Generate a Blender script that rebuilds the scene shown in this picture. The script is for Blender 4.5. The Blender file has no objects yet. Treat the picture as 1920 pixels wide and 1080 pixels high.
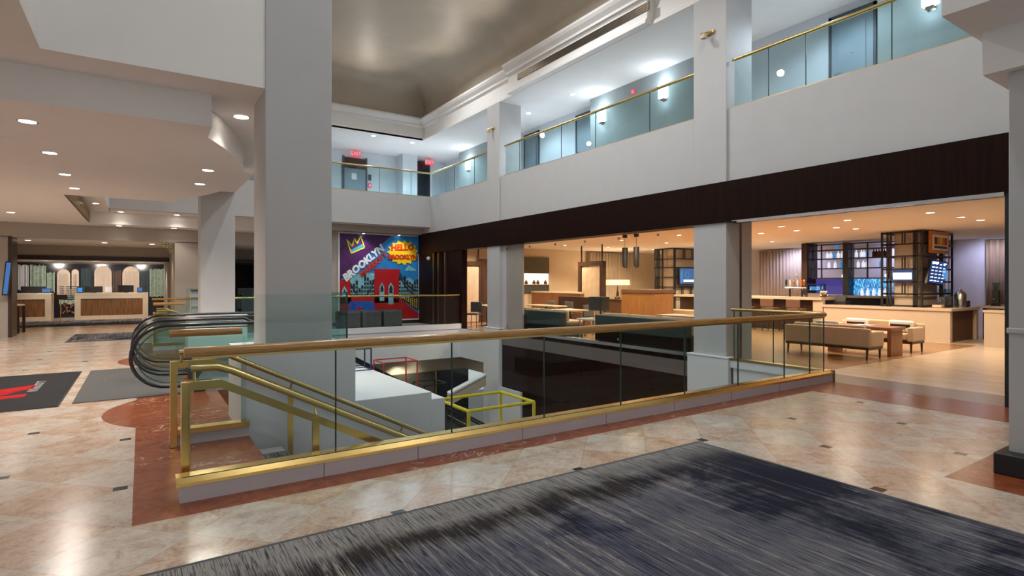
import bpy, math, random
from mathutils import Vector, Matrix
random.seed(7)
S = bpy.context.scene
COL = S.collection
# ------------------------------------------------------------------ camera
YAW = math.atan(695 / 1050.0)
cd = bpy.data.cameras.new('camera'); cam = bpy.data.objects.new('camera', cd); COL.objects.link(cam)
cd.sensor_width = 36.0; cd.lens = 36.0 * 1050 / 1920; cd.shift_y = -10 / 1920.0
cd.clip_start = 0.05; cd.clip_end = 200
cam.location = (0, 0, 1.53); cam.rotation_euler = (math.pi / 2, 0, -YAW)
S.camera = cam
# ------------------------------------------------------------------ exposure, world
S.view_settings.view_transform = 'Standard'; S.view_settings.look = 'None'
S.view_settings.gamma = 1.0; S.view_settings.use_curve_mapping = False
S.view_settings.exposure = 0.55
W = bpy.data.worlds.new('world'); S.world = W; W.use_nodes = True
WB = W.node_tree.nodes['Background']; WB.inputs[0].default_value = (0.93, 0.97, 1.0, 1); WB.inputs[1].default_value = 0.42
cy = S.cycles
cy.max_bounces = 10; cy.diffuse_bounces = 4; cy.glossy_bounces = 4; cy.transmission_bounces = 6; cy.transparent_max_bounces = 24
cy.sample_clamp_indirect = 4.0; cy.caustics_reflective = False; cy.caustics_refractive = False

WARM = (1.0, 0.89, 0.79); WARMER = (1.0, 0.77, 0.53); COOL = (0.72, 0.86, 1.0); NEUT = (1.0, 0.95, 0.88)

def light(name, kind, loc, energy, color=NEUT, size=0.1, target=None, spot=120, blend=0.6, sx=None, sy=None, parent=None):
    l = bpy.data.lights.new(name, kind); l.energy = energy; l.color = color
    if kind == 'AREA':
        l.shape = 'RECTANGLE'; l.size = sx; l.size_y = sy
    else:
        l.shadow_soft_size = size
    if kind == 'SPOT':
        l.spot_size = math.radians(spot); l.spot_blend = blend
    o = bpy.data.objects.new(name, l); COL.objects.link(o); o.location = loc
    if target is not None:
        o.rotation_euler = (Vector(target) - Vector(loc)).to_track_quat('-Z', 'Y').to_euler()
    if parent: o.parent = parent; o.location = Vector(loc) - parent.location
    return o
# high atrium floodlights set in the vault
for (x, y, e) in ((2.2, 3.0, 250), (5.6, 3.4, 480), (3.6, 8.5, 640), (6.2, 9.5, 600), (4.0, 14.5, 420), (6.8, 15.5, 380)):
    light('vault_floodlight', 'SPOT', (x, y, 8.9), e, (0.95, 0.98, 1.0), 0.05, (x, y, 0), 150, 0.5)
for (x, y, tx, ty) in ((8.35, 4.0, 3, 4), (8.35, 7.2, 3, 7.2), (8.2, 10.2, 3, 10), (8.2, 12.8, 3, 13), (8.4, 16.0, 3, 15), (6.6, 19.1, 5, 12), (3.8, 19.1, 4, 12), (1.2, 19.1, 3, 12), (2.1, 5.0, 5, 6), (2.1, 9.5, 6, 10)):
    light('vault_fill_uplight', 'SPOT', (x, y, 7.78), 30, (1.0, 0.94, 0.84), 0.1, (tx, ty, 8.95), 165, 0.9)  # added upward fill without fixtures, brightens the brown vault

# ------------------------------------------------------------------ materials
class X:                                            # tiny expression builder for math nodes
    nt = None
    def __init__(s, o): s.o = o
    @staticmethod
    def m(op, a, b=None, c=None):
        n = X.nt.nodes.new('ShaderNodeMath'); n.operation = op
        for i, v in enumerate((a, b, c)):
            if v is None: continue
            if isinstance(v, X): X.nt.links.new(v.o, n.inputs[i])
            else: n.inputs[i].default_value = v
        return X(n.outputs[0])
    def __add__(s, b): return X.m('ADD', s, b)
    def __radd__(s, b): return X.m('ADD', s, b)
    def __sub__(s, b): return X.m('SUBTRACT', s, b)
    def __mul__(s, b): return X.m('MULTIPLY', s, b)
    def __truediv__(s, b): return X.m('DIVIDE', s, b)
    def gt(s, b): return X.m('GREATER_THAN', s, b)
    def lt(s, b): return X.m('LESS_THAN', s, b)
    def floor(s): return X.m('FLOOR', s)
    def abs(s): return X.m('ABSOLUTE', s)
    def mod(s, b): return X.m('FLOORED_MODULO', s, b)
    def max(s, b): return X.m('MAXIMUM', s, b)
    def min(s, b): return X.m('MINIMUM', s, b)
    def clamp01(s):
        r = X.m('ADD', s, 0.0); r.o.node.use_clamp = True; return r
def inr(v, a, b): return v.gt(a) * v.lt(b)

def newmat(name):
    m = bpy.data.materials.new(name); m.use_nodes = True
    nt = m.node_tree; X.nt = nt
    return m, nt, nt.nodes['Principled BSDF']
def setp(b, col=None, rough=None, metal=None, spec=None, emit=None, es=None, coat=None):
    if col is not None: b.inputs['Base Color'].default_value = (*col, 1)
    if rough is not None: b.inputs['Roughness'].default_value = rough
    if metal is not None: b.inputs['Metallic'].default_value = metal
    if spec is not None: b.inputs['Specular IOR Level'].default_value = spec
    if coat is not None: b.inputs['Coat Weight'].default_value = coat; b.inputs['Coat Roughness'].default_value = 0.05
    if emit is not None:
        b.inputs['Emission Color'].default_value = (*emit, 1); b.inputs['Emission Strength'].default_value = es
def pos():
    g = X.nt.nodes.new('ShaderNodeNewGeometry'); s = X.nt.nodes.new('ShaderNodeSeparateXYZ')
    X.nt.links.new(g.outputs['Position'], s.inputs[0])
    return X(s.outputs[0]), X(s.outputs[1]), X(s.outputs[2])
def comb(x, y, z):
    c = X.nt.nodes.new('ShaderNodeCombineXYZ')
    for i, v in enumerate((x, y, z)):
        if isinstance(v, X): X.nt.links.new(v.o, c.inputs[i])
        else: c.inputs[i].default_value = v
    return c.outputs[0]
def noise(vec, scale, detail=4, rough=0.55, dist=0.0):
    n = X.nt.nodes.new('ShaderNodeTexNoise'); X.nt.links.new(vec, n.inputs['Vector'])
    n.inputs['Scale'].default_value = scale; n.inputs['Detail'].default_value = detail
    n.inputs['Roughness'].default_value = rough; n.inputs['Distortion'].default_value = dist
    return X(n.outputs[0])
def ramp(f, stops):
    r = X.nt.nodes.new('ShaderNodeValToRGB'); X.nt.links.new(f.o, r.inputs[0])
    e = r.color_ramp.elements
    while len(e) < len(stops): e.new(0.5)
    for i, (p, c) in enumerate(stops): e[i].position = p; e[i].color = (*c, 1)
    return r.outputs[0]
def mix(f, a, b, blend='MIX'):
    n = X.nt.nodes.new('ShaderNodeMix'); n.data_type = 'RGBA'; n.blend_type = blend
    if isinstance(f, X): X.nt.links.new(f.o, n.inputs[0])
    else: n.inputs[0].default_value = f
    for i, v in ((6, a), (7, b)):
        if isinstance(v, tuple): n.inputs[i].default_value = (*v, 1)
        else: X.nt.links.new(v, n.inputs[i])
    return n.outputs[2]
def link(o, inp):
    X.nt.links.new(o.o if isinstance(o, X) else o, inp)

MATS = {}
def plain(name, col, rough=0.6, metal=0.0, spec=0.5, vary=0.05, scale=3.0, bump=0.0, emit=None, es=0, coat=None):
    m, nt, b = newmat(name); setp(b, col, rough, metal, spec, emit, es, coat)
    if vary:
        x, y, z = pos(); n = noise(comb(x, y, z), scale, 5)
        link(ramp(n, ((0.3, tuple(c * (1 - vary) for c in col)), (0.7, tuple(min(1, c * (1 + vary)) for c in col)))), b.inputs['Base Color'])
        if bump:
            bn = nt.nodes.new('ShaderNodeBump'); bn.inputs['Strength'].default_value = bump; bn.inputs['Distance'].default_value = 0.01
            n2 = noise(comb(x, y, z), scale * 60, 3); link(n2, bn.inputs['Height']); link(bn.outputs[0], b.inputs['Normal'])
    MATS[name] = m; return m
def wood(name, c1, c2, rough=0.35, sx=1.0, sy=1.0, sz=14.0, scale=3.0, spec=0.4):
    m, nt, b = newmat(name); setp(b, c1, rough, 0, spec)
    x, y, z = pos()
    n = noise(comb(x * sx, y * sy, z * sz), scale, 6, 0.6, 0.6)
    link(ramp(n, ((0.3, c1), (0.7, c2))), b.inputs['Base Color']); MATS[name] = m; return m
def glassm(name, tint, refl=1.0, rough=0.0):
    m = bpy.data.materials.new(name); m.use_nodes = True; nt = m.node_tree; X.nt = nt
    nt.nodes.clear()
    out = nt.nodes.new('ShaderNodeOutputMaterial'); tr = nt.nodes.new('ShaderNodeBsdfTransparent'); gl = nt.nodes.new('ShaderNodeBsdfGlossy')
    tr.inputs[0].default_value = (*tint, 1); gl.inputs['Roughness'].default_value = rough
    fr = nt.nodes.new('ShaderNodeFresnel'); fr.inputs[0].default_value = 1.45
    mx = nt.nodes.new('ShaderNodeMixShader'); ge = nt.nodes.new('ShaderNodeNewGeometry'); f = X(fr.outputs[0]) * refl * X.m('SUBTRACT', 1.0, X(ge.outputs['Backfacing']))
    link(f.clamp01(), mx.inputs[0]); nt.links.new(tr.outputs[0], mx.inputs[1]); nt.links.new(gl.outputs[0], mx.inputs[2])
    nt.links.new(mx.outputs[0], out.inputs[0]); MATS[name] = m; return m
def glow(name, col, es):
    m, nt, b = newmat(name); setp(b, (0.02, 0.02, 0.02), 0.4, 0, 0.3, col, es); MATS[name] = m; return m

plain('wall', (0.525, 0.52, 0.515), 0.85, vary=0.02, spec=0.2)
plain('ceil', (0.84, 0.815, 0.79), 0.9, vary=0.015, spec=0.15)
plain('tan', (0.44, 0.39, 0.34), 0.85, vary=0.03, spec=0.2)
plain('white', (0.78, 0.79, 0.81), 0.45, vary=0.015, spec=0.4)
plain('bluewhite', (0.62, 0.66, 0.70), 0.8, vary=0.02, spec=0.2)
plain('pier', (0.32, 0.355, 0.355), 0.8, vary=0.02, spec=0.2)
plain('curb', (0.60, 0.55, 0.57), 0.4, vary=0.03, spec=0.4)
wood('darkwood', (0.008, 0.003, 0.002), (0.019, 0.006, 0.004), 0.42, 1, 14, 0.6, 3, 0.09)
wood('espresso', (0.030, 0.015, 0.010), (0.060, 0.030, 0.020), 0.35, 4, 4, 1, 3)
wood('deskwood', (0.13, 0.055, 0.02), (0.27, 0.13, 0.05), 0.35, 10, 10, 1.2, 2)
wood('honeywood', (0.20, 0.092, 0.028), (0.29, 0.145, 0.05), 0.35, 12, 12, 1.0, 2)
wood('railwood', (0.34, 0.165, 0.045), (0.56, 0.32, 0.105), 0.22, 1.5, 14, 14, 3, 0.6)
wood('tablewood', (0.20, 0.075, 0.03), (0.33, 0.14, 0.06), 0.35, 9, 9, 1.2, 2)
m = plain('brass', (0.80, 0.56, 0.20), 0.25, 1.0, vary=0.06, scale=6)
plain('olivebrass', (0.55, 0.42, 0.18), 0.3, 1.0, vary=0.06)
plain('bronze', (0.25, 0.18, 0.12), 0.35, 1.0, vary=0.06)
plain('olivedoor', (0.085, 0.08, 0.05), 0.5, vary=0.08)
plain('ceil_lounge', (0.86, 0.80, 0.74), 0.9, vary=0.01, spec=0.15)
plain('steel', (0.55, 0.56, 0.58), 0.25, 1.0, vary=0.04)
plain('black', (0.012, 0.012, 0.014), 0.4, vary=0.1)
plain('rubber', (0.010, 0.010, 0.011), 0.25, vary=0.1, spec=0.6)
plain('darkgrey', (0.055, 0.058, 0.062), 0.7, vary=0.1)
plain('greyfab', (0.10, 0.105, 0.11), 0.85, vary=0.1, scale=12, bump=0.2, spec=0.2)
plain('greymat', (0.105, 0.105, 0.105), 0.95, vary=0.12, scale=40, spec=0.1)
plain('blackmat', (0.032, 0.033, 0.035), 0.95, vary=0.2, scale=50, spec=0.1)
plain('matred', (0.45, 0.015, 0.02), 0.9, vary=0.1, spec=0.1)
plain('matgrey', (0.42, 0.42, 0.42), 0.9, vary=0.1, spec=0.1)
plain('cream', (0.66, 0.54, 0.40), 0.6, vary=0.04, spec=0.3)
plain('leather', (0.56, 0.43, 0.30), 0.5, vary=0.06, spec=0.4)
plain('tealfab', (0.035, 0.065, 0.072), 0.6, vary=0.12, spec=0.3)
plain('brownfab', (0.10, 0.048, 0.026), 0.6, vary=0.1)
plain('barstone', (0.50, 0.42, 0.33), 0.35, vary=0.03, spec=0.5)
plain('vault', (0.47, 0.405, 0.325), 0.5, 0.1, vary=0.07, scale=1.2)
plain('door', (0.24, 0.30, 0.35), 0.45, vary=0.04)
plain('doorframe', (0.05, 0.065, 0.08), 0.5, vary=0.05)
plain('grille', (0.10, 0.085, 0.07), 0.6, vary=0.3, scale=8)
plain('curtain', (0.55, 0.45, 0.36), 0.8, vary=0.05)
plain('sheer', (0.62, 0.60, 0.64), 0.8, vary=0.04)
plain('browncurtain', (0.24, 0.16, 0.10), 0.8, vary=0.08)
plain('greencurtain', (0.36, 0.47, 0.36), 0.7, vary=0.25, scale=9)
plain('creamcurtain', (0.62, 0.50, 0.39), 0.7, vary=0.1, scale=7)
plain('lampshade', (0.85, 0.70, 0.48), 0.8, vary=0.0, emit=(1.0, 0.72, 0.40), es=0.8)
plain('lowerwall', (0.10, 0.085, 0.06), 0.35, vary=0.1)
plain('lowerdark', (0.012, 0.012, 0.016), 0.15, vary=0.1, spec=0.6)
plain('paint_yellow', (0.75, 0.62, 0.03), 0.4, vary=0.03)
plain('paint_red', (0.55, 0.06, 0.05), 0.4, vary=0.03)
plain('paint_blue', (0.02, 0.03, 0.14), 0.4, vary=0.03)
plain('copper', (0.75, 0.34, 0.18), 0.3, 1.0, vary=0.05)
plain('paper', (0.80, 0.80, 0.80), 0.8, vary=0.02)
plain('signred', (0.55, 0.05, 0.07), 0.6, vary=0, emit=(0.9, 0.05, 0.08), es=0.5)
plain('orange', (0.62, 0.22, 0.03), 0.4, vary=0.05)
glassm('glass', (0.905, 0.95, 0.94), 0.9)
glassm('glassgreen', (0.80, 0.88, 0.88), 1.0)
glassm('glassesc', (0.87, 0.93, 0.92), 0.9)
glassm('glassclear', (0.90, 0.90, 0.86), 0.6)
glassm('glassteal', (0.55, 0.74, 0.73), 1.0)
plain('glassedge', (0.02, 0.045, 0.04), 0.2, vary=0)
glow('lens_warm', (1.0, 0.93, 0.82), 9); glow('lens_cool', (0.92, 0.97, 1.0), 10); glow('shade_cool', (0.88, 0.96, 1.0), 4.5)
glow('screen_blue', (0.03, 0.12, 0.32), 0.9); glow('lit_white', (0.9, 0.95, 1.0), 2.2); glow('lit_blue', (0.04, 0.22, 0.55), 0.9)
glow("lit_ivory", (1.0, 0.92, 0.60), 1.6)
def bottlewall():
    m, nt, b = newmat('lit_glassblue'); setp(b, (0.02, 0.02, 0.03), 0.2)
    x, y, z = pos(); n = noise(comb(x, y * 26.0, z * 9.0), 1.0, 3, 0.7); b.inputs['Emission Strength'].default_value = 1.0
    link(ramp(n, ((0.34, (0.01, 0.05, 0.22)), (0.52, (0.04, 0.26, 0.55)), (0.68, (0.30, 0.75, 0.95)))), b.inputs['Emission Color']); MATS['lit_glassblue'] = m
bottlewall()
glow('dim_violet', (0.035, 0.03, 0.16), 1.0); glow('screen_navy', (0.006, 0.03, 0.12), 1.0)
glow('lens_amber', (1.0, 0.70, 0.35), 5)

# marble floor: diagonal cream and pink tiles, black inlays, red marble bands
def floor_mat():
    m, nt, b = newmat('marble_floor'); setp(b, (.6, .5, .4), 0.10, 0, 0.36)
    x, y, z = pos(); P = comb(x, y, 0.0)
    U = (x + y - 3.39) / 0.78; V = (x - y + 3.65) / 0.78
    par = (U.floor() + V.floor()).mod(2.0)
    n1 = noise(P, 7.0, 8, 0.65, 0.8); n2 = noise(P, 34.0, 5, 0.7, 0.4); n3 = noise(comb(U.floor(), V.floor(), 0.0), 3.7, 0)
    f = n1 * 0.55 + n2 * 0.45
    pink = ramp(f, ((0.36, (0.38, 0.245, 0.165)), (0.51, (0.57, 0.41, 0.30)), (0.66, (0.66, 0.54, 0.44))))
    crm = ramp(f, ((0.36, (0.48, 0.38, 0.29)), (0.51, (0.62, 0.54, 0.46)), (0.66, (0.70, 0.65, 0.59))))
    c = mix((par * 0.75 + 0.10 + (n3 - 0.5) * 1.2 + (n1 - 0.5) * 0.8).clamp01(), pink, crm)
    # joints
    ju = ((U + 0.5).mod(1.0) - 0.5).abs().lt(0.0035); jv = ((V + 0.5).mod(1.0) - 0.5).abs().lt(0.0035)
    c = mix(ju.max(jv) * 0.55, c, (0.22, 0.15, 0.10))
    # black squares on the lattice x=-.13+.78i, y=3.52+.78j with i+j even
    a = (x + 0.13) / 0.78; d = (y - 3.52) / 0.78
    ai = (a + 0.5).floor(); di = (d + 0.5).floor()
    ev = (ai + di).mod(2.0).lt(0.5)
    sq = (a - ai).abs().max((d - di).abs()).lt(0.058) * ev
    c = mix(sq, c, (0.012, 0.014, 0.014))
    # red marble
    rn = noise(P, 5.0, 8, 0.7, 1.2); vein = noise(P, 1.3, 5, 0.6, 2.0); vn = noise(P, 1.1, 2)
    red = ramp(rn, ((0.25, (0.16, 0.038, 0.014)), (0.5, (0.28, 0.072, 0.026)), (0.75, (0.40, 0.13, 0.055))))
    red = mix(((vein - 0.5).abs().lt(0.004)) * vn.gt(0.56) * 0.75, red, (0.75, 0.66, 0.60))
    r = inr(x, -0.05, 0.9) * inr(y, 4.25, 16.9)
    r = r.max(inr(y, 4.25, 4.6) * inr(x, -0.05, 9.2))
    r = r.max(inr(x, 7.9, 9.2) * y.lt(4.6)).max(x.gt(5.27) * y.lt(1.8))
    for yc in (7.95, 13.2):
        r = r.max(((x - 0.85) * (x - 0.85) + (y - yc) * (y - yc)).lt(1.23 * 1.23))
    r = r.max(inr(x, -0.05, 9.2) * inr(y, 16.4, 17.0))
    c = mix(r, c, red)
    link(c, b.inputs['Base Color'])
    link(n2 * 0.10 + 0.145, b.inputs['Roughness'])
    MATS['floor'] = m
floor_mat()
def rug_mat(name, far):
    m, nt, b = newmat(name); setp(b, (.1, .1, .1), 0.97, 0, 0.05)
    x, y, z = pos()
    st = noise(comb(x * 60.0, y * 1.5, 0.0), 1.0, 3, 0.6); fine = noise(comb(x * 120.0, y * 5.0, 3.0), 1.0, 2, 0.6)
    blob = noise(comb(x, y * 1.1, 1.0), 0.95, 5, 0.6, 0.3); blob2 = noise(comb(x * 1.3 + 7.0, y * 0.8, 4.0), 1.2, 5, 0.65)
    edge = ((y * -1.0 + 3.46) / 0.75).clamp01() if far else X.m('ADD', blob, 0.2).clamp01()   # 0 at far edge
    rt = ((x - 2.9) / 1.6).clamp01()
    base = mix((edge * 1.3 - 0.45 + (blob - 0.5) * 1.4 + (st - 0.5) * 0.9).clamp01(), (0.31, 0.295, 0.275), (0.078, 0.082, 0.118))
    band = (X.m('SUBTRACT', 1.0, (edge - 0.55 + (blob2 - 0.5) * 0.9).abs() * 3.2)).clamp01() * (X.m('SUBTRACT', 1.0, rt * 0.7))
    base = mix((band * 1.6 + (st - 0.5) * 1.8 - 0.25).clamp01() * 0.92, base, (0.034, 0.025, 0.018))
    dk = ((blob - 0.52) * 10.0 + (rt - 0.25) * 1.7 + (st - 0.5) * 2.0).clamp01() * (edge * 1.5).clamp01()
    base = mix(dk * 0.85, base, (0.013, 0.014, 0.024))
    ln = noise(comb(x * 22.0, y * 0.55, 9.0), 1.0, 1, 0.4)
    cr = ((ln - 0.55) * 9.0).clamp01() * ((fine - 0.46) * 12.0).clamp01() * (edge * 2.0).clamp01() * (X.m('SUBTRACT', 1.0, dk * 0.75))
    base = mix(cr * 0.9, base, (0.46, 0.41, 0.36))
    bl = ((fine - 0.545) * 14.0).clamp01()
    base = mix(bl * 0.75, base, (0.020, 0.022, 0.050))
    f2 = noise(comb(x * 190.0, y * 2.2, 5.0), 1.0, 2, 0.6); f3 = noise(comb(x * 150.0, y * 1.6, 15.0), 1.0, 2, 0.6)
    base = mix(((f2 - 0.55) * 16.0).clamp01() * 0.75, base, (0.018, 0.018, 0.03))
    base = mix(((f3 - 0.60) * 16.0).clamp01() * (X.m('SUBTRACT', 1.0, dk)) * (X.m('SUBTRACT', 1.0, rt * 0.6)) * 0.75, base, (0.36, 0.33, 0.30))
    bn = nt.nodes.new('ShaderNodeBump'); bn.inputs['Strength'].default_value = 0.35; bn.inputs['Distance'].default_value = 0.006
    link(fine, bn.inputs['Height']); link(bn.outputs[0], b.inputs['Normal'])
    link(base, b.inputs['Base Color']); MATS[name] = m
rug_mat('rug', True); rug_mat('rug2', False)
def tile_mat():
    m, nt, b = newmat('lounge_tile'); setp(b, (.6, .5, .4), 0.25, 0, 0.45)
    x, y, z = pos(); n = noise(comb(x * 2.0, y * 0.5, 0.0), 2.0, 6, 0.6)
    c = ramp(n, ((0.3, (0.46, 0.37, 0.28)), (0.7, (0.57, 0.48, 0.38))))
    j = (((x / 1.2 + 0.5).mod(1.0) - 0.5).abs().lt(0.003)).max(((y / 0.6 + 0.5).mod(1.0) - 0.5).abs().lt(0.006))
    c = mix(j * 0.4, c, (0.3, 0.22, 0.15))
    c = mix(x.lt(9.72), c, (0.165, 0.135, 0.125)); c = mix(inr(x, 9.9, 16.9) * inr(y, 5.1, 20.0), c, (0.30, 0.17, 0.09))
    link(c, b.inputs['Base Color']); MATS['tile'] = m
tile_mat()

# ------------------------------------------------------------------ mesh helpers
class MB:
    def __init__(s): s.v = []; s.f = []
    def add(s, vs, fs):
        o = len(s.v); s.v += [tuple(v) for v in vs]; s.f += [tuple(i + o for i in f) for f in fs]; return s
    def box(s, x0, x1, y0, y1, z0, z1):
        x0, x1 = min(x0, x1), max(x0, x1); y0, y1 = min(y0, y1), max(y0, y1); z0, z1 = min(z0, z1), max(z0, z1)
        return s.add([(x0, y0, z0), (x1, y0, z0), (x1, y1, z0), (x0, y1, z0), (x0, y0, z1), (x1, y0, z1), (x1, y1, z1), (x0, y1, z1)],
                     [(0, 3, 2, 1), (4, 5, 6, 7), (0, 1, 5, 4), (1, 2, 6, 5), (2, 3, 7, 6), (3, 0, 4, 7)])
    def prism(s, pts, a, b, axis='z'):
        n = len(pts)
        def mk(p, t): return {'z': (p[0], p[1], t), 'y': (p[0], t, p[1]), 'x': (t, p[0], p[1])}[axis]
        s.add([mk(p, a) for p in pts] + [mk(p, b) for p in pts],
              [tuple(range(n - 1, -1, -1)), tuple(range(n, 2 * n))] + [(i, (i + 1) % n, n + (i + 1) % n, n + i) for i in range(n)])
        return s
    def tube(s, pts, r, n=10, closed=False, rs=None):
        P = [Vector(p) for p in pts]; k = len(P); vs = []; up0 = None
        for i, p in enumerate(P):
            a = P[(i - 1) % k] if (closed or i > 0) else p; b = P[(i + 1) % k] if (closed or i < k - 1) else p
            t = (b - a).normalized()
            if up0 is None: up0 = Vector((0, 0, 1)) if abs(t.z) < 0.9 else Vector((1, 0, 0))
            sd = t.cross(up0)
            if sd.length < 1e-4: sd = t.orthogonal()
            sd.normalize(); up = sd.cross(t).normalized(); up0 = up
            rr = rs[i] if rs else r
            for j in range(n):
                A = 2 * math.pi * j / n; vs.append(p + sd * math.cos(A) * rr + up * math.sin(A) * rr)
        fs = []
        for i in range(k if closed else k - 1):
            for j in range(n):
                a = i * n + j; b = i * n + (j + 1) % n; i2 = ((i + 1) % k) * n
                fs.append((a, b, i2 + (j + 1) % n, i2 + j))
        if not closed: fs += [tuple(range(n - 1, -1, -1)), tuple(range((k - 1) * n, k * n))]
        return s.add(vs, fs)
    def lathe(s, prof, c, n=20, cap=True):
        vs = []; k = len(prof)
        for r, z in prof:
            for j in range(n):
                A = 2 * math.pi * j / n; vs.append((c[0] + r * math.cos(A), c[1] + r * math.sin(A), c[2] + z))
        fs = [(i * n + j, i * n + (j + 1) % n, (i + 1) * n + (j + 1) % n, (i + 1) * n + j) for i in range(k - 1) for j in range(n)]
        if cap: fs += [tuple(range(n - 1, -1, -1)), tuple(range((k - 1) * n, k * n))]
        return s.add(vs, fs)
    def quad(s, a, b, c, d): return s.add([a, b, c, d], [(0, 1, 2, 3)])
    def build(s, name, mat, parent=None, bev=0.0, smooth=False, seg=2):
        me = bpy.data.meshes.new(name)
        off = Vector(parent['_w']) if parent is not None else Vector((0, 0, 0))
        me.from_pydata([tuple(Vector(v) - off) for v in s.v], [], s.f); me.update()
        mm = MATS[mat] if isinstance(mat, str) else mat
        me.materials.append(mm)
        o = bpy.data.objects.new(name, me); COL.objects.link(o)
        if parent is not None: o.parent = parent
        o['_w'] = tuple(off)
        if bev:
            md = o.modifiers.new('b', 'BEVEL'); md.width = bev; md.segments = seg; md.limit_method = 'ANGLE'; md.angle_limit = 0.6
        if smooth or bev:
            for p in me.polygons: p.use_smooth = True
            bpy_smooth(me, 40)
        return o
def bpy_smooth(me, deg):
    try: me.set_sharp_from_angle(angle=math.radians(deg))
    except Exception: pass
def B(*a): return MB().box(*a)
def tag(o, label, cat, group=None, kind=None):
    o['label'] = label; o['category'] = cat
    if group: o['group'] = group
    if kind: o['kind'] = kind
    return o
def thing(name, label, cat, loc=(0, 0, 0), group=None):
    o = bpy.data.objects.new(name, None); COL.objects.link(o); o.location = loc; o['_w'] = tuple(loc); o.empty_display_size = 0.1
    return tag(o, label, cat, group)
def struct(name, mb, mat, parent=None, bev=0.0, smooth=False):
    o = mb.build(name, mat, parent, bev, smooth)
    if parent is None: o['kind'] = 'structure'
    return o
def kids(o): return [c for c in bpy.data.objects if c.parent is o]
def dup(root, label, move=(0, 0, 0), rz=None):
    def cp(o, par):
        c = o.copy(); COL.objects.link(c)
        if par: c.parent = par
        for ch in kids(o):
            if ch is not c: cp(ch, c)
        return c
    r = cp(root, None); r.location = Vector(root.location) + Vector(move)
    if rz is not None: r.rotation_euler = (0, 0, rz)
    r['label'] = label; return r
def text(s, name, mat, parent, org, right, up, size, depth=0.004, bold=0.0, align='CENTER', shear=0.0, sp=1.0):
    cu = bpy.data.curves.new(name, 'FONT'); cu.body = s; cu.size = size; cu.extrude = depth; cu.align_x = align; cu.align_y = 'CENTER'
    cu.offset = bold; cu.shear = shear; cu.space_character = sp; cu.resolution_u = 2
    t = bpy.data.objects.new('tmp', cu); COL.objects.link(t)
    dg = bpy.context.evaluated_depsgraph_get(); me = bpy.data.meshes.new_from_object(t.evaluated_get(dg)); bpy.data.objects.remove(t)
    R = Vector(right).normalized(); Uv = Vector(up).normalized(); N = R.cross(Uv)
    off = Vector(parent['_w']) if parent is not None else Vector((0, 0, 0))
    for v in me.vertices: v.co = Vector(org) - off + R * v.co.x + Uv * v.co.y + N * v.co.z
    me.materials.clear(); me.materials.append(MATS[mat]); me.name = name
    o = bpy.data.objects.new(name, me); COL.objects.link(o); o['_w'] = tuple(off)
    if parent is not None: o.parent = parent
    return o
ORD = ['first', 'second', 'third', 'fourth', 'fifth', 'sixth', 'seventh', 'eighth', 'ninth', 'tenth', 'eleventh', 'twelfth']

# ================================================================== SETTING: floors
VX0, VX1, VY0, VY1 = 0.9, 8.9, 4.6, 16.55
fl = MB()
fl.box(-14, 8.9, -4, VY0, -0.3, 0); fl.box(-14, 0.9, VY0, VY1, -0.3, 0); fl.box(-14, 8.9, VY1, 36, -0.3, 0)
fl.box(0.9, 1.45, 8.95, 12.2, -0.3, 0)
struct('floor', fl, 'floor')
struct('floor_lounge', B(8.9, 24, -3, 21, -0.3, 0.0), 'tile')
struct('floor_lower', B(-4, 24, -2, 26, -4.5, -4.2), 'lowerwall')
# void sides
vs = MB(); vs.box(1.0, 8.9, VY1 - 0.02, VY1 + 0.2, -0.95, 0.0); vs.box(8.88, 9.0, 4.6, 6.2, -4.2, 0.0); vs.box(8.88, 9.0, 14.82, 16.6, -0.95, 0.0)
struct('wall_void_edge', vs, 'white')
struct('wall_void_front', B(0.9, 8.9, 4.6, 4.7, -4.2, -0.3), 'white')
struct('wall_lower_soffit', MB().box(1.0, 9.6, 17.4, 17.5, -1.48, -0.95).box(1.0, 9.6, 16.6, 17.5, -0.97, -0.95).box(9.5, 9.6, 14.8, 17.5, -1.48, -0.95), 'cream')
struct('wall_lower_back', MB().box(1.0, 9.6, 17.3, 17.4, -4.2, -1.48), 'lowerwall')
struct('trim_lower_mullion', MB().box(8.3, 8.36, 17.26, 17.3, -4.2, -1.48), 'olivebrass')
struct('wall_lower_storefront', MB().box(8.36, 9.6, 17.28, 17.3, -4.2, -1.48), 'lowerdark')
struct('wall_void_right', MB().box(8.92, 9.0, 7.1, 14.1, -1.55, 0.1).box(8.92, 9.0, 7.1, 12.95, -4.2, -1.55), 'darkwood')
struct('wall_lower_plinth', MB().box(8.86, 9.0, 12.95, 14.1, -4.2, -1.55), 'white')
struct('wall_void_left', B(0.80, 0.83, 4.7, 16.5, -4.2, -0.3), 'white')

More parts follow.
